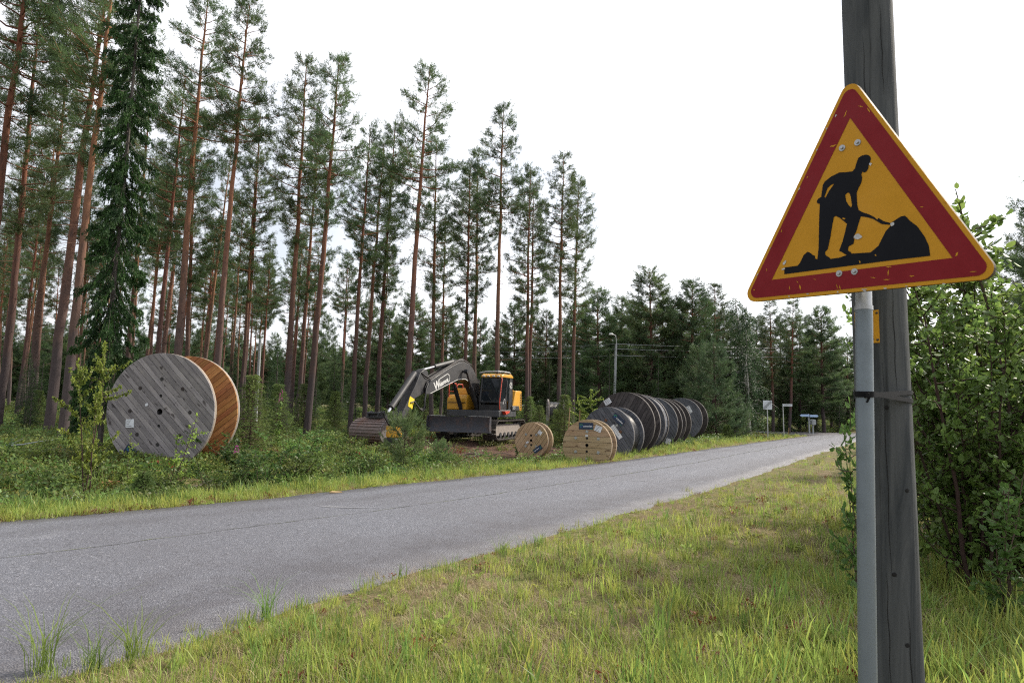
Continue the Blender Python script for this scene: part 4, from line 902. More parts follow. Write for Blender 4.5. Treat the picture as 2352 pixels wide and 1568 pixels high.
# undercarriage
def stadium(s, Lh=1.42, r=.36, zc=.40):
    per = 4*Lh+2*math.pi*r; s = s % per
    if s < 2*Lh: return (-Lh+s, zc+r, 0.0)
    s -= 2*Lh
    if s < math.pi*r: a = s/r; return (Lh+r*math.sin(a), zc+r*math.cos(a), -a)
    s -= math.pi*r
    if s < 2*Lh: return (Lh-s, zc-r, math.pi)
    s -= 2*Lh; a = s/r; return (-Lh-r*math.sin(a), zc-r*math.cos(a), math.pi-a)
PER = 4*1.42+2*math.pi*.36; NP = 46
pad = MB().box((0, 0, 0), (.148, .58, .03)).box((-.05, 0, .03), (.022, .58, .04)).box((.01, 0, .025), (.016, .58, .03)).box((.055, 0, .025), (.016, .58, .03)).box((0, .0, -.045), (.14, .16, .07)).mesh('track_pad'); pad.materials.append(TRK)
for sy in (-1, 1):
    tr = MB(); tr.prism([(-1.5, .16), (1.5, .16), (1.6, .42), (1.3, .62), (-1.3, .62), (-1.6, .42)], 'y', sy*1.0-.13, sy*1.0+.13).build('track_frame', DUSTG, exc, .02)
    for k in range(NP):
        x, z, a = stadium(PER*k/NP); o = link('track_pad', pad, exc); o.location = (x, sy*1.0, z); o.rotation_euler = (0, -a, 0)
    for x in (-1.42, 1.42):
        MB().lathe([(.05, -.1), (.30, -.1), (.325, -.05), (.325, .05), (.30, .1), (.05, .1)], 28, (x, sy*1.0, .40), 'y').build('idler_wheel' if x > 0 else 'sprocket', GRA, exc)
    for x in (-.9, -.45, 0, .45, .9): MB().cyl((x, sy*1.0-.17, .2), (x, sy*1.0+.17, .2), .1, n=16).build('roller', GRA, exc)
MB().box((0, 0, .55), (1.5, 1.5, .28)).build('undercarriage_frame', GRA, exc, .03)
MB().cyl((0, 0, .68), (0, 0, .9), .62, n=36).build('turntable', BLK, exc)
# dozer blade
prof = []
for k in range(9): a = -0.62+1.24*k/8; prof.append((2.62-.42*math.cos(a)*.55, .62+.30*math.sin(a)/math.sin(.62)))
bl = MB(); poly = prof+[(x-.03, z) for x, z in reversed(prof)]
bl.prism([(x, z) for x, z in poly], 'y', -1.3, 1.3).build('blade', BLADEM, exc)
for sy in (-1, 1):
    MB().prism([(2.33, .33), (2.5, .32), (2.56, .5), (2.5, .93), (2.36, .93)], 'y', sy*1.3, sy*1.318).build('blade_end_plate', BLADEM, exc)
    MB().box((1.75, sy*.42, .42), (1.25, .14, .2), Matrix.Rotation(R(-6), 3, 'Y')).build('blade_arm', GRA, exc, .02)
MB().box((2.38, 0, .34), (.05, 2.58, .06)).build('cutting_edge', TRK, exc)
MB().box((2.33, .8, .935), (.16, .8, .012)).build('blade_top_strip', ZINC, exc); MB().box((2.33, -.95, .935), (.16, .62, .012)).build('blade_top_strip', LGREY, exc)
# upper structure
arc = [(1.42*math.cos(R(a)), 1.30*math.sin(R(a))) for a in range(125, 236, 10)]
deck = [(1.12, 1.2), (-.72, 1.2)]+[(x-.05, y) for x, y in arc]+[(-.72, -1.2), (.95, -1.2), (1.12, -1.0)]
U().prism(deck, 'z', .90, 1.16).build('deck_skirt', GRA, exc, .02)
cw = [(-.72, 1.19)]+[(x-.08, y) for x, y in arc]+[(-.72, -1.19)]
U().prism(cw, 'z', 1.163, 1.78).build('counterweight', GRA, exc, .05)
U().prism([(x*.96, y*.94) for x, y in cw], 'z', 1.783, 2.02).build('engine_hood', YEL, exc, .05)
U().prism([(-.30, 1.165), (-.30, 1.4), (-.42, 1.62), (-.60, 1.99), (-1.26, 1.99), (-1.30, 1.165)], 'y', .70, 1.225).build('side_panel', YEL, exc, .025)
v = U()
for k in range(9): v.box((-1.14, 1.228, 1.25+.075*k), (.14, .012, .035))
v.build('vent_louvres', BLK, exc)
U().prism([(-.18, 1.168), (-.18, 1.36), (-.95, 1.36), (-1.05, 1.168)], 'y', 1.10, 1.236).build('lower_door_panel', BOOMG, exc, .01)
lettering('ECR', .13, LGREY, exc, UP @ frame_mat((-.42, 1.2375, 1.27), (-1, 0, 0), (0, 0, 1)))
U().prism([(.98, 1.165), (.98, 1.62), (.80, 1.78), (-.7, 1.78), (-.7, 1.165)], 'y', -1.19, -.30).build('tool_box', YEL, exc, .04)
U().prism([(.30, 1.782), (.22, 2.05), (-.7, 2.05), (-.7, 1.782)], 'y', -1.17, -.34).build('engine_cover', YEL, exc, .04)
U().box((.985, -.74, 1.45), (.012, .8, .03)).build('panel_gap', BLK, exc); U().box((.987, -.55, 1.33), (.012, .14, .13)).build('access_plate', BLK, exc)
v = U()
for k in range(6): v.box((-.35, -.16+.055*k, 2.30), (.03, .025, .34))
v.box((-.35, -.02, 2.12), (.05, .34, .03)).build('grille', LGREY, exc)
U().cyl((-.75, -.6, 2.0), (-.75, -.6, 2.45), .06, n=14).build('exhaust', BLK, exc)
v = U().tube([(.92, -1.13, 1.2), (.92, -1.13, 2.15), (.85, -1.13, 2.24), (.3, -1.13, 2.24), (.24, -1.13, 2.1), (.24, -1.13, 2.0)], .022); v.tube([(.92, -.78, 1.65), (.92, -.78, 2.12), (.8, -.78, 2.2), (.4, -.78, 2.2), (.35, -.78, 2.05)], .022); v.tube([(.92, -1.13, 1.9), (.92, -.78, 1.9)], .018)
v.build('handrail', REDP, exc)
# cab
def UC(): return MB(UP @ Matrix.Translation((0, 0, 1.165)) @ Matrix.Diagonal((1, 1, .86, 1)) @ Matrix.Translation((0, 0, -1.165)))
y0, y1 = .30, 1.19
SIDE = [(1.02, 1.165), (1.06, 1.55), (.86, 2.68), (.70, 2.76), (-.20, 2.76), (-.28, 2.66), (-.28, 1.165)]
cab = UC()
def bar(a, b, r=.035): cab.cyl(a, b, r, n=10)
for y in (y0+.03, y1-.03):
    for k in range(len(SIDE)): a, b = SIDE[k], SIDE[(k+1) % len(SIDE)]; bar((a[0], y, a[1]), (b[0], y, b[1]), .042)
for p_ in (SIDE[0], SIDE[1], SIDE[3], SIDE[4], SIDE[6]): bar((p_[0], y0, p_[1]), (p_[0], y1, p_[1]), .04)
bar((.36, y1-.02, 1.165), (.36, y1-.02, 2.74), .035)
cab.prism([(-.24, 1.17), (-.24, 2.7), (-.02, 2.7), (.10, 1.17)], 'y', y1-.05, y1-.008)
cab.build('cab_frame', BLK, exc)
UC().prism([(.92, 2.70), (.88, 2.80), (.70, 2.87), (-.15, 2.87), (-.31, 2.79), (-.33, 2.70)], 'y', y0-.02, y1+.02).build('cab_roof', YEL, exc, .03)
UC().prism([(1.035, 1.2), (1.055, 1.42), (1.02, 1.42), (1.0, 1.2)], 'y', y0+.05, y1-.05).build('front_lower_panel', BLK, exc)
UC().add([(1.066, y0+.06, 1.5), (1.066, y1-.06, 1.5), (.885, y1-.06, 2.66), (.885, y0+.06, 2.66)], [(0, 1, 2, 3)]).build('windscreen', GLASS, exc)
UC().add([(1.0, y1-.015, 1.56), (.42, y1-.015, 1.56), (.42, y1-.015, 2.68), (.82, y1-.015, 2.68)], [(0, 1, 2, 3)]).build('door_window', GLASS, exc)
UC().add([(.30, y1-.015, 1.60), (.09, y1-.015, 1.60), (.0, y1-.015, 2.68), (.30, y1-.015, 2.68)], [(0, 1, 2, 3)]).build('rear_side_window', GLASS, exc)
UC().add([(1.0, y0+.02, 1.3), (-.24, y0+.02, 1.3), (-.24, y0+.02, 2.68), (.82, y0+.02, 2.68)], [(0, 1, 2, 3)]).build('inner_side_window', GLASS, exc)
UC().add([(-.285, y0+.06, 1.7), (-.285, y1-.06, 1.7), (-.285, y1-.06, 2.62), (-.285, y0+.06, 2.62)], [(0, 1, 2, 3)]).build('rear_window', GLASS, exc)
UC().prism([(1.0, 1.18), (1.03, 1.55), (.36, 1.55), (.36, 1.18)], 'y', y1-.035, y1+.004).build('door', BLK, exc, .01)
UC().box((.5, y1+.02, 1.75), (.04, .03, .2)).build('door_handle', STEEL, exc)
UC().tube([(.72, y1+.005, 1.45), (.60, y1+.012, 1.72), (.52, y1+.012, 1.72), (.52, y1+.012, 1.5)], .014).build('door_emblem', LGREY, exc)
em = UC(); 
for r_ in (.15, .11): em.lathe([(r_-.012, .0), (r_+.006, .0), (r_+.006, .005), (r_-.012, .005)], 28, (-.125, y1-.006, 2.36), 'y', True)
em.box((-.125, y1-.004, 2.36), (.2, .005, .035), Matrix.Rotation(.8, 3, 'Y')); em.build('cab_emblem', LGREY, exc)
UC().tube([(1.10, y1+.03, 1.22), (1.13, y1+.03, 1.55), (.92, y1+.03, 2.62), (.9, y1-.0, 2.68)], .02).build('cab_handrail', REDP, exc)
UC().prism([(.85, 1.14), (.3, 1.14), (.42, 1.04), (.72, .98)], 'y', y1+.015, y1+.16).build('cab_step', REDP, exc, .01)
seat = UC(); seat.box((.15, .74, 1.55), (.5, .5, .16)); seat.box((-.08, .74, 1.98), (.14, .5, .75)); seat.box((.2, .74, 1.35), (.35, .35, .3)); seat.build('seat', BLK, exc, .04)
UC().box((.55, .98, 1.7), (.35, .12, .1), Matrix.Rotation(.3, 3, 'Y')).build('armrest', BLK, exc, .02)
UC().box((.75, .45, 1.95), (.05, .22, .18)).build('display', BLUEP, exc, .01)
rl = UC().tube([(.95, y0-.05, 2.90), (.95, y0+.2, 2.96), (.9, y1-.15, 2.97), (.7, y1+.02, 2.96), (.1, y1+.02, 2.95), (-.25, y1-.1, 2.92)], .035, 10); rl.build('roof_rail', ZINC, exc)
for x, y in ((.78, .95), (.0, 1.0)): UC().lathe([(.05, 2.87), (.05, 2.93), (.045, 3.06), (.0, 3.07)], 14, (x, y, 0)).build('beacon', BLK, exc)
v = UC()
for y in (.42, .62, .85, 1.06): v.box((.93, y, 2.76), (.06, .11, .07))
v.build('work_lights', LGREY, exc, .01)
mir = UC().tube([(.9, y1+.02, 2.5), (.95, y1+.18, 2.5)], .012); mir.box((.95, y1+.2, 2.4), (.05, .16, .3)); mir.build('mirror', BLK, exc, .015)
# boom
UPB = UP @ Matrix.Translation((0, -.19, 0))
def UB(): return MB(UPB)
BO = [(.10, 1.22), (.55, 1.62), (.95, 2.02), (1.30, 2.24), (1.75, 2.36), (2.39, 2.32), (3.40, 2.05), (4.57, 1.73), (4.80, 1.76), (4.90, 1.90), (4.80, 2.13), (3.80, 2.50), (2.91, 2.82), (2.35, 2.99), (1.90, 3.04), (1.40, 2.98), (1.0, 2.77), (.60, 2.40), (.15, 1.95), (-.18, 1.50), (-.12, 1.24)]
UB().prism(BO, 'y', -.19, .19).build('boom', BOOMG, exc, .015)
th = 21; ed = UB()
low = BO[3:8]
for k in range(len(low)-1):
    a, b = low[k], low[k+1]; ed.add([(a[0], .1915, a[1]+.004), (b[0], .1915, b[1]+.004), (b[0], .1915, b[1]+.028), (a[0], .1915, a[1]+.028)], [(0, 1, 2, 3)])
ed.build('boom_edge_line', LGREY, exc)
sl = math.atan2(.36, 1.0); rv = Vector((-math.cos(sl), 0, math.sin(sl))); uv = Vector((math.sin(sl), 0, math.cos(sl)))
lt = lettering('ideroos', .235, LGREY, exc, UPB @ frame_mat((3.58, .1935, 2.185), rv, uv), .010); lettering('W', .42, LGREY, exc, UPB @ frame_mat((4.10, .1935, 2.045), rv, uv), .014)
ol = UB(); fm = frame_mat((3.62, .193, 2.19), rv, uv)
q = [(-.36, .13), (-.24, .19), (.42, .19), (.56, .06), (.50, -.10), (.36, -.12)]
for k in range(len(q)-1):
    a, b = Vector((*q[k], 0)), Vector((*q[k+1], 0)); nn = Vector((-(b-a).y, (b-a).x, 0)).normalized()*.014; e = (b-a).normalized()*.01
    ol.add([fm @ (a-nn-e), fm @ (b-nn+e), fm @ (b+nn+e), fm @ (a+nn-e)], [(0, 1, 2, 3)])
ol.build('boom_tag_outline', LGREY, exc)
for y in (-.36, .36):
    a, b = Vector((.92, y, 1.15)), Vector((2.02, y, 2.66)); m_ = a+(b-a)*.60
    UB().cyl(a, m_, .085, n=18).build('boom_cylinder', BLK, exc); UB().cyl(m_, b, .045, n=14).build('boom_cylinder_rod', BLK if y < 0 else STEEL, exc)
    UB().cyl(b+Vector((0, -.07, 0)), b+Vector((0, .07, 0)), .09, n=18).build('boom_cylinder_eye', BLK, exc)
UB().cyl((2.02, -.40, 2.66), (2.02, .40, 2.66), .05, n=14).build('boom_pin', STEEL, exc)
a, b = Vector((2.45, 0, 3.02)), Vector((4.95, 0, 2.55)); m_ = a+(b-a)*.62
UB().cyl(a, m_, .085, n=18).build('stick_cylinder', BOOMG, exc); UB().cyl(m_, b, .045, n=12).build('stick_cylinder_rod', CHROME, exc)
UB().prism([(2.2, 2.98), (2.75, 2.84), (2.5, 3.08), (2.38, 3.08)], 'y', -.12, .12).build('cylinder_bracket', BOOMG, exc, .01)
hs = UB()
for j, (y, dz) in enumerate([(.10, .02), (.15, .01), (-.10, .03), (-.15, .01), (.17, .05)]):
    hs.tube([(1.2, y, 2.92+dz), (1.9, y, 3.06+dz), (2.4, y, 3.01+dz), (3.0, y, 2.80+dz), (3.9, y, 2.47+dz), (4.6, y, 2.22+dz), (4.95, y, 2.25+dz*2), (5.2, y, 2.45)], .022, 7)
hs.tube([(1.6, .1, 3.06), (1.9, .1, 3.14), (2.15, .1, 3.12), (2.5, .1, 3.0)], .024, 8)
hs.build('boom_hoses', STEEL, exc)
lh = UB()
for j in range(3):
    lh.tube([(4.7, .2+.03*j, 2.2), (5.0, .26, 1.9-.05*j), (5.15, .28, 1.45-.08*j), (5.0+.1*j, .26, 1.2-.04*j), (5.4, .24, 1.2), (5.7, .2, 1.45), (5.9, .17, 1.4)], .024, 7)
lh.build('stick_hoses', RUBBER, exc)
UB().prism([(4.62, 2.02), (4.72, 2.50), (4.92, 2.60), (5.24, 2.46), (5.55, 2.02), (6.60, .80), (6.56, .62), (6.42, .64), (5.55, 1.56), (5.05, 1.72), (4.72, 1.82)], 'y', -.15, .15).build('stick', BOOMG, exc, .012)
for y in (-.2, .2): UB().prism([(4.62, 1.72), (4.94, 1.72), (5.0, 1.95), (4.82, 2.18), (4.55, 2.1)], 'y', y-.015, y+.015).build('boom_ear', BOOMG, exc, .005)
a, b = Vector((5.42, 0, 2.42)), Vector((6.85, 0, 1.22)); UB().cyl(a, b, .105, n=20).build('bucket_cylinder', BOOMG, exc)
UB().cyl(b, (7.02, 0, 1.06), .05, n=12).build('bucket_cylinder_rod', CHROME, exc)
for y in (-.17, .17): UB().prism([(6.95, 1.13), (7.08, 1.06), (6.62, .58), (6.50, .66)], 'y', y-.02, y+.02).build('link_arm', BLK, exc)
UB().prism([(5.62, 1.52), (5.92, 1.62), (6.05, 1.30), (5.76, 1.18)], 'y', .152, .158).build('yellow_tag', Mat('bright_yellow', (.75, .55, .03), .5).m, exc)
rt_ = UB(); rt_.lathe([(.0, .50), (.2, .50), (.26, .44), (.26, .28), (.2, .24), (.0, .24)], 24, (6.6, 0, 0)); rt_.box((6.6, 0, .56), (.42, .36, .14)); rt_.build('tilt_rotator', YEL, exc, .01)
UB().box((6.6, 0, .16), (.55, .42, .18)).build('quick_coupler', BLK, exc, .03)

# (the bucket)
# grading bucket left standing on the ground
BKT = paint('ribbed_bucket_steel', (.2, .155, .145), .6, (.24, .085, .035), .75, .2, scale=2.2)
bp = at(852, 965, 23.2); bg_ = .16
bk = thing('grading_bucket', 'wide rusty ribbed excavator bucket resting on the ground left of the excavator', 'bucket', (bp.x, bp.y, bg_), R(-30))
prof = [(.46, .02)]+[(.0+.60*math.cos(R(a))*-1+.28, .52+.52*math.sin(R(a))) for a in range(-78, 95, 14)]+[(.46, 1.06)]
inner_p = [(x*.95+.03, .54+(z-.54)*.955) for x, z in prof]
Wd = .66
sh = MB(); n = len(prof); vs = []
for yv in (-Wd, Wd):
    vs += [(yv, x, z) for x, z in prof]+[(yv, x, z) for x, z in inner_p]
m2 = 2*n; fs = []
for k in range(n-1): fs += [(k, k+1, m2+k+1, m2+k), (n+k, m2+n+k, m2+n+k+1, n+k+1), (k, n+k, n+k+1, k+1), (m2+k, m2+k+1, m2+n+k+1, m2+n+k)]
fs += [(0, m2, m2+n, n), (n-1, 2*n-1, m2+2*n-1, m2+n-1)]
sh.add(vs, fs); sh.build('shell', BKT, bk)
for yv in (-1, 1): MB().prism(prof, 'x', yv*Wd, yv*(Wd+.025)).build('side_plate', paint('side_plate_steel', (.25, .235, .25), .45, (.25, .13, .08), .4, .5) if yv == 1 else BKT, bk)
for k in range(2, n-1):
    a, b = Vector((0, *prof[k])), Vector((0, *prof[k+1])); c = (a+b)/2; d_ = (b-a).normalized(); nn = Vector((0, -d_.z, d_.y)); nn = -nn if nn.y > 0 and c.z < .9 else nn
    nn = Vector((0, c.y-.3, c.z-.52)).normalized()
    MB(frame_mat(c+nn*.018, (1, 0, 0), d_)).box((0, 0, 0), (2*Wd-.01, .055, .035)).build('rib', BKT, bk, .006)
MB().box((0, .44, .04), (2*Wd+.05, .16, .03)).build('cutting_edge', TRK, bk)
br = MB(); br.box((.05, .25, 1.10), (.6, .5, .06))
for x in (-.18, .28): br.prism([(.0, 1.12), (.04, 1.30), (.2, 1.36), (.36, 1.28), (.5, 1.12)], 'x', x-.025, x+.025)
br.cyl((-.24, .08, 1.26), (.34, .08, 1.26), .05, n=12); br.cyl((-.24, .40, 1.24), (.34, .40, 1.24), .05, n=12); br.build('mount_bracket', BLK, bk, .008)
bk.scale = (1, 1, .84)

# ------------------------------------------------------------------ far posts, signs, wires
CONC = paint('pale_pole', (.34, .36, .37), .7, (.2, .21, .22), .4)
SIGNW = paint('white_sign_sheet', (.62, .66, .72), .45, (.4, .42, .45), .25)
def pole_px(name, label, cat, pxb, pyb, pxt, pyt, depth, r, m, group=None):
    b = at(pxb, pyb, depth); t = at(pxt, pyt, depth); z0 = gzf(b.x, b.y); k = (z0-b.z)/(t.z-b.z); f_ = b+(t-b)*k
    o = thing(name, label, cat, (f_.x, f_.y, z0-.1), 0, group); MB().tube([(0, 0, 0), t-Vector((f_.x, f_.y, z0-.1))], [r*1.15, r*.85], 12).build('post', m, o); return o, t-Vector(o.location)
lp, tp = pole_px('lamp_pole', 'slim pale grey lamp pole rising behind the dark reels', 'lamp post', 1409, 990, 1415, 790, 44, .085, CONC)
MB().tube([tp-Vector((0, .16, .4)), tp+Vector((0, -.16, .1)), tp+Vector((-.06, -.2, .5)), tp+Vector((-.25, -.25, .62))], .03).build('lamp_arm', ZINC, lp)
MB(Matrix.Translation(tp+Vector((-.36, -.25, .60)))).lathe([(0, .10), (.09, .08), (.15, .0), (.14, -.05), (.0, -.08)], 18).build('lamp_head', LGREY, lp)
WIRE = Mat('wire_metal', (.25, .26, .28), .4, .6).m
def wire(label, a, b, sag, r=.012):
    o = thing('overhead_wire', label, 'wire', a); n = 24; d = Vector(b)-Vector(a)
    MB().tube([d*(k/n)-Vector((0, 0, sag*4*(k/n)*(1-k/n))) for k in range(n+1)], r, 5).build('strand', WIRE, o)
T0 = Vector(lp.location)+tp
for i, dy in enumerate((0.0, -.33, -.75)):
    wire(['topmost overhead wire running right from the lamp pole', 'middle overhead wire running right from the lamp pole', 'lowest overhead wire running right from the lamp pole'][i], T0+Vector((0, -.15, dy)), at(2120, [790, 794, 806][i], 58), .3)
    wire(['topmost overhead wire running left from the lamp pole', 'middle overhead wire running left from the lamp pole', 'lowest overhead wire running left from the lamp pole'][i], T0+Vector((0, -.15, dy)), at(870, [774, 784, 796][i], 60), .5)
o, t_ = pole_px('utility_pole', 'thin pale grey post among the trunks right of the orange flange', 'pole', 592, 880, 598, 778, 40, .09, CONC)
o, t_ = pole_px('utility_pole', 'grey post with crossarm above the large grey reel', 'pole', 372, 860, 375, 760, 42, .09, CONC)
MB().box(t_+Vector((-.1, 0, -.1)), (1.3, .1, .1)).build('crossarm', CONC, o, .01)
for x in (-.6, -.1, .4): MB(Matrix.Translation(t_+Vector((x, 0, -.05)))).lathe([(.0, .2), (.03, .19), (.05, .1), (.03, .0)], 10).build('insulator', CONC, o)
# square sign with diagonal stripe
d = 40.0; so, st = pole_px('road_sign', 'white square end-of-zone sign with grey diagonal bar on a grey post', 'road sign', 1763, 1000, 1762, 924, d, .035, ZINC)
so['label'] = 'white square sign with grey diagonal bar on a post by the junction'
sz = .52; cpt = st-Vector((0, .05, sz*.28)); MB().box(cpt, (sz, .02, sz)).build('panel', SIGNW, so, .004)
GREYP = Mat('grey_print', (.28, .30, .32), .6).m; PALEG = Mat('pale_grey_ring', (.47, .5, .53), .6).m
MB(Matrix.Translation(cpt)).lathe([(.15, -.0125), (.19, -.0125)], 32, axis='y').build('ring', PALEG, so)
bd = MB(Matrix.Translation(cpt)); w_ = .055; h2 = sz*.47
bd.add([(-h2, -.0145, -h2), (-h2+w_*2, -.0145, -h2), (h2, -.0145, h2-w_*2), (h2, -.0145, h2), (h2-w_*2, -.0145, h2), (-h2, -.0145, -h2+w_*2)], [(0, 1, 2, 3, 4, 5)]); bd.build('diagonal_bar', GREYP, so)
# street name post seen nearly edge on
no_, nt_ = pole_px('street_name_post', 'leaning grey post with small white street name plate', 'street sign', 1800, 993, 1798, 930, 43, .035, ZINC)
MB().box(nt_+Vector((.28, -.02, .0)), (.6, .03, .14)).build('name_plate', SIGNW, no_, .004)
MB().box(nt_+Vector((.28, -.037, .0)), (.4, .004, .05)).build('print', GREYP, no_)
BLUEW = paint('pale_blue_sign', (.36, .5, .75), .45, (.5, .6, .75), .4)
do, dt = pole_px('direction_sign', 'pale blue direction boards on a post beyond the crossing road', 'road sign', 1859, 992, 1857, 950, 49, .05, CONC)
MB().prism([(-.55, .08), (-.66, .0), (-.55, -.08), (.02, -.08), (.02, .08)], 'y', -.02, .02).build('left_board', BLUEW, do).location = dt+Vector((0, -.08, -.12))
MB().prism([(.06, -.08), (.58, -.08), (.66, .0), (.58, .08), (.06, .08)], 'y', -.02, .02).build('right_board', BLUEW, do).location = dt+Vector((0, -.08, -.14))
bx_ = at(1867, 968, 48.5); bo = thing('mailbox', 'pale grey box on a post beside the blue direction sign', 'mailbox', (bx_.x, bx_.y, gzf(bx_.x, bx_.y)))
MB().box((0, 0, .4), (.08, .08, .9)).build('post', CONC, bo); MB().prism([(-.13, .7), (-.13, 1.0), (-.08, 1.07), (.08, 1.07), (.13, 1.0), (.13, .7)], 'y', -.22, .22).build('box', CONC, bo, .01)
MB().box((0, -.225, .95), (.18, .012, .04)).build('slot_flap', GREYP, bo)
STAKE = wood('stake_wood', (.42, .29, .15), (.3, .2, .1), (.5, .36, .2))
for px0, y0_, px1, y1_, dd, lab in [(1303, 995, 1309, 936, 24.5, 'pale wooden stake leaning between the two pale reels'), (1330, 985, 1332, 942, 26, 'pale wooden stake just left of the blue-grey reel'), (1811, 997, 1812, 982, 43, 'short wooden stake beside the street name post')]:
    b = at(px0, y0_, dd); t = at(px1, y1_, dd); z0 = gzf(b.x, b.y)-.1; o = thing('stake', lab, 'stake', (b.x, b.y, z0)); tv = t-Vector((b.x, b.y, z0))
    MB().tube([(0, 0, 0), tv*.5, tv], [.028, .026, .024], 4).build('wood', STAKE, o); 

# ------------------------------------------------------------------ bushes, saplings
B_SAP = [leafy_proto(2.9, 3, .2, .020, 3400, .062, 41, BIRCH, TWIG, 'oval', .95, .18, .6, .16, .7, .6), leafy_proto(1.7, 2, .25, .012, 420, .058, 42, BIRCH, TWIG, 'oval', .6, .2, .7, .1)]
SHR = [leafy_proto(1.0, 9, .75, .010, 1500, .05, 50+k, SHRUB, TWIG, 'fine', 1.0, .1, .5, .35, 1.3) for k in range(3)]
WIL = [leafy_proto(3.1, 16, .45, .022, 8500, .068, 60+k, WILLOW, TWIG, 'oval', .55, .1, .6, .45, 1.0, .15) for k in range(2)] + [leafy_proto(2.0, 4, .2, .012, 520, .085, 65, WILLOW, TWIG, 'oval', .5, .15, .6, .15, 1.0, .15)]
def put(name, proto, px, depth, h, label, cat, group=None, wide=1.0, parts=('stems', 'leaves'), rz=None, lean=(0, 0)):
    x = at(px, hor(px), depth).x; return plant(name, proto, x, depth, h, label, cat, group, rz, lean, wide, parts)
put('birch_sapling', B_SAP[0], 226, 12.6, 2.95, 'young birch with thin dark stems in front of the large grey reel', 'sapling', wide=.74, rz=1.0)
put('birch_sapling', B_SAP[1], 405, 13.2, 1.75, 'thin leaning birch shoot in front of the grey reel, right side', 'sapling', lean=(.25, 0))
put('birch_sapling', B_SAP[1], 318, 13.4, 1.25, 'low birch shoot at the foot of the grey reel', 'sapling')
put('birch_sapling', B_SAP[0], 1368, 27.5, 2.5, 'light green birch sapling behind the largest dark reel', 'sapling', wide=1.3)
put('pine_sapling', YPINE[1], 932, 16.6, 1.5, 'small two-stemmed pine in front of the excavator stick', 'sapling', parts=('stems', 'needles'), wide=.72)
put('pine_sapling', YPINE[1], 1016, 19.5, .8, 'tiny pine seedling in front of the dozer blade', 'sapling', parts=('stems', 'needles'), wide=.7)
for px, dd, h, k, lab in [(578, 19.5, 2.3, 2, 'young light spruce right of the orange flange'), (345, 11.6, .75, 3, 'low spruce at the foot of the large grey reel'), (640, 24, 2.0, 2, 'young spruce beside the fireweed'), (700, 30, 2.2, 2, 'young spruce left of the bucket by the grey-footed pine'), (1297, 29, 2.2, 2, 'young spruce between far cable drum and stake'), (1240, 31, 1.6, 2, 'young spruce left of the far cable drum'), (1215, 33, 2.0, 2, 'young spruce right of the excavator track'), (1285, 32, 1.5, 3, 'little spruce right of the far cable drum'), (1690, 41, 1.7, 2, 'young spruce in the grass right of the last reel'), (1670, 38, 1.0, 3, 'little spruce at the foot of the last reel'), (975, 34, 2.4, 2, 'young spruce left of the dozer blade'), (770, 33, 2.0, 2, 'young spruce left of the bucket bracket'), (180, 27, 2.0, 2, 'young spruce in the blueberry scrub left of the birch'), (90, 30, 1.7, 2, 'young spruce near the left border')]:
    put('spruce_sapling', SPRUCES[k], px, dd, h, lab, 'sapling', 'young spruces', parts=('stem', 'needles'))
for px, dd, h, k, w_, lab in [(600, 13.6, .95, 0, 1.2, 'leafy bush in front of the orange flange, left'), (660, 14.0, .9, 1, 1.2, 'leafy bush at the road edge, tallest of the clump'), (720, 14.6, .95, 2, 1.2, 'leafy bush in the middle of the roadside clump'), (775, 15.4, .75, 0, 1.2, 'leafy bush in front of the bucket'), (835, 16.2, .72, 1, 1.1, 'leafy bush hiding the foot of the bucket'), (880, 16.0, .7, 2, 1.0, 'leafy bush left of the two-stemmed pine'), (520, 13.4, .8, 1, 1.2, 'low leafy bush below the orange flange'), (450, 13.2, .75, 2, 1.2, 'low leafy bush below the grey reel, right side'), (690, 18.0, 1.0, 0, 1.3, 'leafy bush behind the roadside clump'), (590, 17.0, 1.0, 2, 1.3, 'leafy bush right of the orange flange'), (150, 13.0, .6, 0, 1.2, 'low dark bush left of the birch stems'), (60, 15.0, .7, 1, 1.3, 'low bush near the left border'), (270, 14.0, .7, 1, 1.2, 'low bush behind the birch stems'), (1190, 21.5, .5, 2, 1.0, 'tiny bush left of the small pale reel'), (800, 19, .7, 2, 1.2, 'leafy bush left of the bucket')]:
    put('leafy_bush', SHR[k], px, dd, h, lab, 'bush', 'roadside bushes', w_)
for px, dd, h, k, w_, lab in [(2245, 6.6, 3.0, 0, .85, 'large leafy willow bush nearest right of the pole'), (2330, 6.2, 3.1, 1, 1.0, 'large leafy willow bush at the right border'), (2185, 8.2, 3.0, 1, .75, 'willow bush further back behind the pole'), (2300, 8.6, 3.7, 0, 1.0, 'taller willow bush at the back on the right'), (2430, 7.6, 4.1, 0, 1.1, 'willow bush cut by the right border'), (2290, 5.3, 1.3, 2, 1.1, 'low yellowish willow shoots at the foot of the right-hand bushes'), (1966, 5.6, 1.95, 2, .6, 'slim leafy shoot peeking out left of the galvanised tube'), (2075, 6.6, 1.9, 2, .7, 'leafy shoot behind the wooden pole'), (2480, 9.5, 4.9, 1, 1.2, 'willow bush outermost on the right')]:
    put('willow_bush', WIL[k], px, dd, h, lab, 'bush', 'willow bushes on the right', w_)
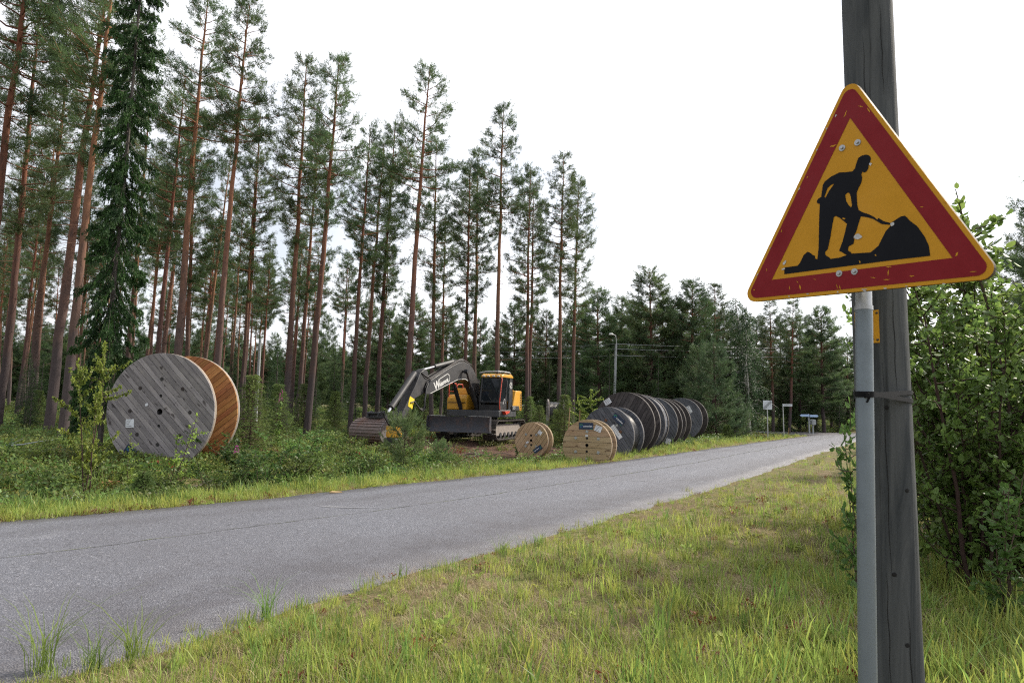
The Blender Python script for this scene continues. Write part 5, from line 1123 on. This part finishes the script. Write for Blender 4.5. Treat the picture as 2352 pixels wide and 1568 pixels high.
# fireweed
def fireweed(px, dd, h, lab):
    x = at(px, hor(px), dd).x; o = thing('fireweed', lab, 'flower', (x, dd, gzf(x, dd))); T = NB(); T.add(limb_np(np.array([(0, 0, 0), (.03, 0, h*.5), (.05, .02, h)]), .008, .003, 4)); link('stem', T.mesh('fireweed_stem', SHRUB), o)
    n = 70; z = RNG.uniform(.1, .8, n)*h; a = RNG.uniform(0, 6.28, n); link('leaves', NB().add(leaves(np.c_[.03*z/h, 0*z, z], np.c_[np.cos(a), np.sin(a), .3+0*a], .11, 'fine', .2)).mesh('fireweed_leaves', SHRUB), o)
    n = 60; z = RNG.uniform(.78, 1.0, n)*h; a = RNG.uniform(0, 6.28, n); rr_ = .05*(1-(z/h-.78)/.24); link('petals', NB().add(leaves(np.c_[.05+rr_*np.cos(a), rr_*np.sin(a), z], np.c_[np.cos(a), np.sin(a), .1+0*a], .03, 'fine', 0)).mesh('fireweed_petals', PETAL), o)
fireweed(642, 21, 1.9, 'tall pink fireweed right of the orange flange'); fireweed(545, 15.5, .8, 'low pink fireweed at the foot of the orange flange'); fireweed(1190, 24, .7, 'small pink fireweed in the bare earth before the excavator')
# felled sticks
DEADW = wood('dead_wood', (.2, .16, .13), (.1, .08, .065), (.3, .26, .22))
for i, (px, dd, l, a, lab) in enumerate([(10, 17, 2.2, .3, 'pale dead branch lying at the left border'), (95, 18, 1.8, -.2, 'dead branch on the scrub left of the birch'), (200, 17.0, 1.5, .5, 'dead branch behind the birch stems'), (205, 11.9, 1.1, .05, 'white peeled stick in the grass before the birch'), (1030, 21.5, 2.3, .1, 'dark branch on the bare earth before the blade'), (1120, 22.8, 1.8, -.3, 'dead branch before the excavator track'), (1150, 20.5, 1.7, .2, 'grey branch in the grass left of the small pale reel'), (580, 14.6, 2.6, .5, 'long bare branch sticking out of the bushes'), (960, 22.5, 1.2, -.4, 'short branch below the excavator stick')]):
    x = at(px, hor(px), dd).x; z0 = gzf(x, dd); o = thing('dead_branch', lab, 'branch', (x, dd, z0), a, 'dead branches on the scrub'); rg = np.random.default_rng(i)
    pts2 = np.c_[np.linspace(-l/2, l/2, 8), np.cumsum(rg.normal(0, .05, 8)), .08+np.abs(np.cumsum(rg.normal(0, .04, 8)))+np.linspace(0, .12, 8)]; T = NB().add(limb_np(pts2, .03, .008, 5))
    for k in range(4): q = pts2[rg.integers(1, 7)]; T.add(limb_np(np.array([q, q+[rg.uniform(.1, .3), rg.uniform(-.3, .3), rg.uniform(0, .25)]]), .01, .003, 3))
    link('wood', T.mesh('dead_branch', DEADW if i not in (0, 3) else CONC, True), o)
wc = thing('wood_chip', 'pale split wood chip lying on the road edge', 'wood chip', gp(770, 1131, .01)); MB().prism([(-.11, -.03), (.02, -.045), (.12, -.01), (.1, .03), (-.05, .04)], 'z', .0, .02).build('chip', STAKE, wc).rotation_euler = (.1, .05, .4)

# ------------------------------------------------------------------ ground cover, scattered as instances
def blades(n, h, spread, wd, seed, lean=.5, mats=None, curve=.6):
    rg = np.random.default_rng(seed+900); V = []; Fs = []
    for k in range(n):
        a = rg.uniform(0, 6.28); b = np.array([rg.normal(0, spread), rg.normal(0, spread), -.02]); hh = h*rg.uniform(.45, 1.15); le = lean*rg.uniform(.1, 1)*hh; dr = np.array([math.cos(a), math.sin(a), 0]); sd = np.array([-dr[1], dr[0], 0]); s0 = len(V); w_ = wd*rg.uniform(.6, 1.2); tw = rg.uniform(-.8, .8); sd = sd*math.cos(tw)+dr*math.sin(tw)
        for i, t in enumerate((0, .4, .75, 1)):
            c = b+dr*le*t**2+np.array([0, 0, hh*(t-curve*.25*t**3)]); ww = w_*(.8, 1, .6, .06)[i]; V += [c-sd*ww, c+sd*ww]
        Fs += [(s0+2*i, s0+2*i+1, s0+2*i+3, s0+2*i+2) for i in range(3)]
    return np.array(V), np.array(Fs)
def proto_obj(name, V, Fa, m):
    return bpy.data.objects.new(name, np_mesh(name, V, Fa, [m]))
def leafclump(n, h, rad, size, seed, m, name, kind='fine'):
    rg = np.random.default_rng(seed+1200); a = rg.uniform(0, 6.28, n); r_ = rad*np.sqrt(rg.uniform(0, 1, n)); z = h*rg.uniform(.05, 1, n)**.7*(1-.5*(r_/rad)**2); nb = NB()
    P = np.c_[r_*np.cos(a), r_*np.sin(a), z]; nb.add(leaves(P, np.c_[np.cos(a), np.sin(a), .5+0*a], size, kind, .0))
    for k in range(10): q = P[rg.integers(0, n)]; nb.add(limb_np(np.array([q*[.2, .2, 0], q*[.7, .7, .6], q]), .003, .0015, 3))
    return bpy.data.objects.new(name, nb.mesh(name, m))
def scatter(name, label, cat, protos, P, scl, idx, tiltsd=.12):
    col = bpy.data.collections.new(name+'_forms')
    for i, o in enumerate(protos): o.name = '%s_form_%02d' % (name, i); col.objects.link(o)
    n = len(P); me = bpy.data.meshes.new(name); me.vertices.add(n); me.vertices.foreach_set('co', np.asarray(P, np.float32).ravel())
    a1 = me.attributes.new('scl', 'FLOAT', 'POINT'); a1.data.foreach_set('value', np.asarray(scl, np.float32))
    a2 = me.attributes.new('idx', 'INT', 'POINT'); a2.data.foreach_set('value', np.asarray(idx, np.int32))
    rot = np.c_[RNG.normal(0, tiltsd, n), RNG.normal(0, tiltsd, n), RNG.uniform(0, 6.28, n)]
    a3 = me.attributes.new('rot', 'FLOAT_VECTOR', 'POINT'); a3.data.foreach_set('vector', rot.astype(np.float32).ravel()); me.update()
    o = link(name, me); tag(o, label, cat, kind='stuff')
    ng = bpy.data.node_groups.new(name, 'GeometryNodeTree'); ng.interface.new_socket('Geometry', in_out='INPUT', socket_type='NodeSocketGeometry'); ng.interface.new_socket('Geometry', in_out='OUTPUT', socket_type='NodeSocketGeometry')
    n_, l_ = ng.nodes, ng.links; gi = n_.new('NodeGroupInput'); go = n_.new('NodeGroupOutput'); ip = n_.new('GeometryNodeInstanceOnPoints'); ci = n_.new('GeometryNodeCollectionInfo')
    ci.inputs['Collection'].default_value = col; ci.inputs['Separate Children'].default_value = True; ci.inputs['Reset Children'].default_value = True; ip.inputs['Pick Instance'].default_value = True
    def attr(nm, ty): x = n_.new('GeometryNodeInputNamedAttribute'); x.data_type = ty; x.inputs['Name'].default_value = nm; return x.outputs['Attribute']
    l_.new(gi.outputs[0], ip.inputs['Points']); l_.new(ci.outputs[0], ip.inputs['Instance']); l_.new(attr('idx', 'INT'), ip.inputs['Instance Index']); l_.new(attr('rot', 'FLOAT_VECTOR'), ip.inputs['Rotation']); l_.new(attr('scl', 'FLOAT'), ip.inputs['Scale']); l_.new(ip.outputs[0], go.inputs[0])
    md = o.modifiers.new('scatter', 'NODES'); md.node_group = ng; return o
def patch(x, y, f, seed): return .5+.5*np.sin(x*f+seed)*np.sin(y*f*1.3+seed*2.1)*.6+.25*np.sin(x*f*2.7+y*f*1.9+seed)
def sample(n, x0, x1, y0, y1, keep, near=None):
    """points on the ground, denser towards the camera"""
    out = []
    while len(out) < n:
        m = n*3; u = RNG.uniform(0, 1, m); y = y0*(y1/y0)**u if near else y0+(y1-y0)*u; px = RNG.uniform(-150, 2500, m); x = RNG.uniform(x0, x1, m) if not near else (px-1176)/F_PX*y
        k = keep(x, y); out += list(zip(x[k], y[k]))
    q = np.array(out[:n]); return np.c_[q, gz(q[:, 0], q[:, 1])-.01]
def free(x, y):   # no clumps under the reels, the excavator or on the crossing road
    return ~((y > 45.6) & (y < 54) & (x > 5))
GP = [proto_obj('g', *blades(15, .28, .07, .0052, k, .45), GRASS) for k in range(4)] + [proto_obj('g', *blades(13, .36, .06, .0062, 10+k, .5), GRASS_D) for k in range(2)] + [proto_obj('g', *blades(24, .20, .06, .002, 20+k, 1.4, curve=1.2), STRAW) for k in range(3)]
GP += [leafclump(24, .11, .09, .06, 1, GRASS, 'l', 'oval'), leafclump(34, .12, .12, .03, 2, RUSTL, 'r'), leafclump(40, .10, .12, .03, 3, HEATH, 'h')]
P = sample(17500, 0, 0, 3.2, 46, lambda x, y: (sright(x, y) > -.28*RNG.random(len(x))**3) & (sright(x, y) < 26) & free(x, y) & (RNG.random(len(x)) < np.clip(-.12+1.15*patch(x, y, 1.3, 1.3)+.07*sright(x, y), .26, 1)), True)
sr_ = sright(P[:, 0], P[:, 1]); g_ = patch(P[:, 0], P[:, 1], .8, 4.0); rnd = RNG.random(len(P))
straw = np.clip(.66-.55*g_-.04*sr_+.12*np.exp(-((sr_-.8)/1.1)**2), .2, .7); ix = np.where(rnd < straw*1.25, RNG.integers(6, 9, len(P)), np.where(rnd < straw+.16, RNG.integers(9, 12, len(P)), np.where(RNG.random(len(P)) < .16, RNG.integers(4, 6, len(P)), RNG.integers(0, 4, len(P)))))
sc_ = (.3+.75*RNG.random(len(P))**2.2)*np.clip(.62+.16*sr_, .6, 1.1); sc_[sr_ > 4.5] *= 1.5
Q = sample(12000, 0, 0, 3.0, 16, lambda x, y: (sright(x, y) > -.1*RNG.random(len(x))**2) & (sright(x, y) < 12), True)
P = np.r_[P, Q]; ix = np.r_[ix, RNG.choice([6, 7, 8, 6, 7, 8, 0, 1, 2, 11, 9], len(Q))]; sc_ = np.r_[sc_, RNG.uniform(.18, .5, len(Q))]
scatter('roadside_grass', 'yellow-green grass with dry straw on the near verge', 'grass', GP, P, sc_, ix)
# tall tufts by the camera are single plants
TG = [blades(48, .66, .04, .0042, 40+k, 1.0, curve=1.0) for k in range(3)]
for i, (px, py, h, k, lab) in enumerate([(95, 1545, .8, 0, 'dense tall grass tuft at the lower left corner'), (215, 1560, .62, 1, 'thin tall grass tuft right of the corner tuft'), (305, 1535, .72, 2, 'tall grass tuft on the asphalt edge, third from the left'), (610, 1425, .6, 1, 'tall grass tuft where the verge meets the road'), (1150, 1285, .5, 2, 'grass tuft on the road edge in the middle'), (1240, 1262, .4, 0, 'small grass tuft on the road edge, further on')]):
    g = gp(px, py); o = thing('grass_tuft', lab, 'grass', (g.x, g.y, 0.0), i*1.3, 'tall tufts on the road edge'); o.scale = (h, h, h); V_, F_ = TG[k]; link('blades', np_mesh('tuft_blades', V_, F_, [GRASS_D]), o)
# left verge: grass strip, then blueberry and heath scrub
LP = GP[:12]; LP = [bpy.data.objects.new('v', o.data) for o in LP]
P = sample(8500, 0, 0, 7.0, 46, lambda x, y: (sleft(x, y) > -.08) & (sleft(x, y) < 2.6) & free(x, y) & (RNG.random(len(x)) < np.clip(.35-.25*sleft(x, y)+.9*patch(x, y, 1.6, 2), .12, 1)), True)
sl_ = sleft(P[:, 0], P[:, 1]); rnd = RNG.random(len(P)); ix = np.where(rnd < np.where(sl_ < .25, .55, .30), RNG.choice([6, 7, 8, 6, 7, 8, 9, 10, 11], len(P)), np.where(rnd < .5, RNG.integers(4, 6, len(P)), RNG.integers(0, 4, len(P))))
scatter('verge_grass', 'bright green grass strip along the far road edge', 'grass', LP, P, (.35+1.0*RNG.random(len(P))**1.8)*np.clip(.65+.4*sl_, .6, 1.2), ix)
HP = [leafclump(150, .34, .32, .05, 20+k, SHRUB, 'b') for k in range(3)] + [leafclump(170, .26, .34, .042, 30+k, HEATH, 'b') for k in range(3)] + [leafclump(60, .2, .25, .05, 40, RUSTL, 'b')] + [bpy.data.objects.new('b', GP[1].data), bpy.data.objects.new('b', GP[4].data)]
def bare(x, y): return ((x+.6)/6.0)**2+((y-25.6)/4.0)**2 < 1
P = sample(13000, 0, 0, 9.5, 72, lambda x, y: (sleft(x, y) > 1.3) & free(x, y) & ((RNG.random(len(x)) < .12) | ~bare(x, y)) & (RNG.random(len(x)) < np.clip(-.1+1.2*patch(x, y, .75, 3.3), .1, 1)), True)
rnd = RNG.random(len(P)); ix = np.where(rnd < .30, RNG.integers(0, 3, len(P)), np.where(rnd < .66, RNG.integers(3, 6, len(P)), np.where(rnd < .72, 6, RNG.integers(7, 9, len(P)))))
scatter('forest_scrub', 'low blueberry and heather scrub covering the clearing', 'ground cover', HP, P, (.4+1.1*RNG.random(len(P))**1.6)*np.where(ix > 6, 1.25, 1.0), ix)
P = sample(2500, -60, 60, 45, 110, lambda x, y: free(x, y) & ((x < 12) | (y > 54)))
scatter('distant_scrub', 'low dark scrub on the forest floor beyond', 'ground cover', [bpy.data.objects.new('d', HP[k].data) for k in (0, 3, 4)], P, RNG.uniform(1.2, 3.2, len(P)), RNG.integers(0, 3, len(P)))
# the wood far behind, a mass of crowns
yy_ = RNG.uniform(85, 150, 620); pxx = RNG.uniform(-250, 2700, 620); xx_ = (pxx-1176)/F_PX*yy_
hh_ = np.where(pxx < 900, RNG.uniform(.6, 1.1, 620), np.where(pxx < 1950, RNG.uniform(.5, .8, 620), RNG.uniform(.4, .7, 620)))
pr = []
for k in range(3):
    tm, cm, H_ = BUSHY[k]; nb = NB(); 
    for me in (cm,):
        V_ = np.zeros(len(me.vertices)*3, np.float32); me.vertices.foreach_get('co', V_); F_ = np.zeros(len(me.polygons)*4, np.int32); me.polygons.foreach_get('vertices', F_); nb.add((V_.reshape(-1, 3), F_.reshape(-1, 4)))
    pr.append(bpy.data.objects.new('f', nb.mesh('far_crown', PINE)))
scatter('far_forest', 'dark wall of forest far behind the clearing', 'forest', pr, np.c_[xx_, yy_, gz(xx_, yy_)-.5], hh_, RNG.integers(0, 3, 620), .02)
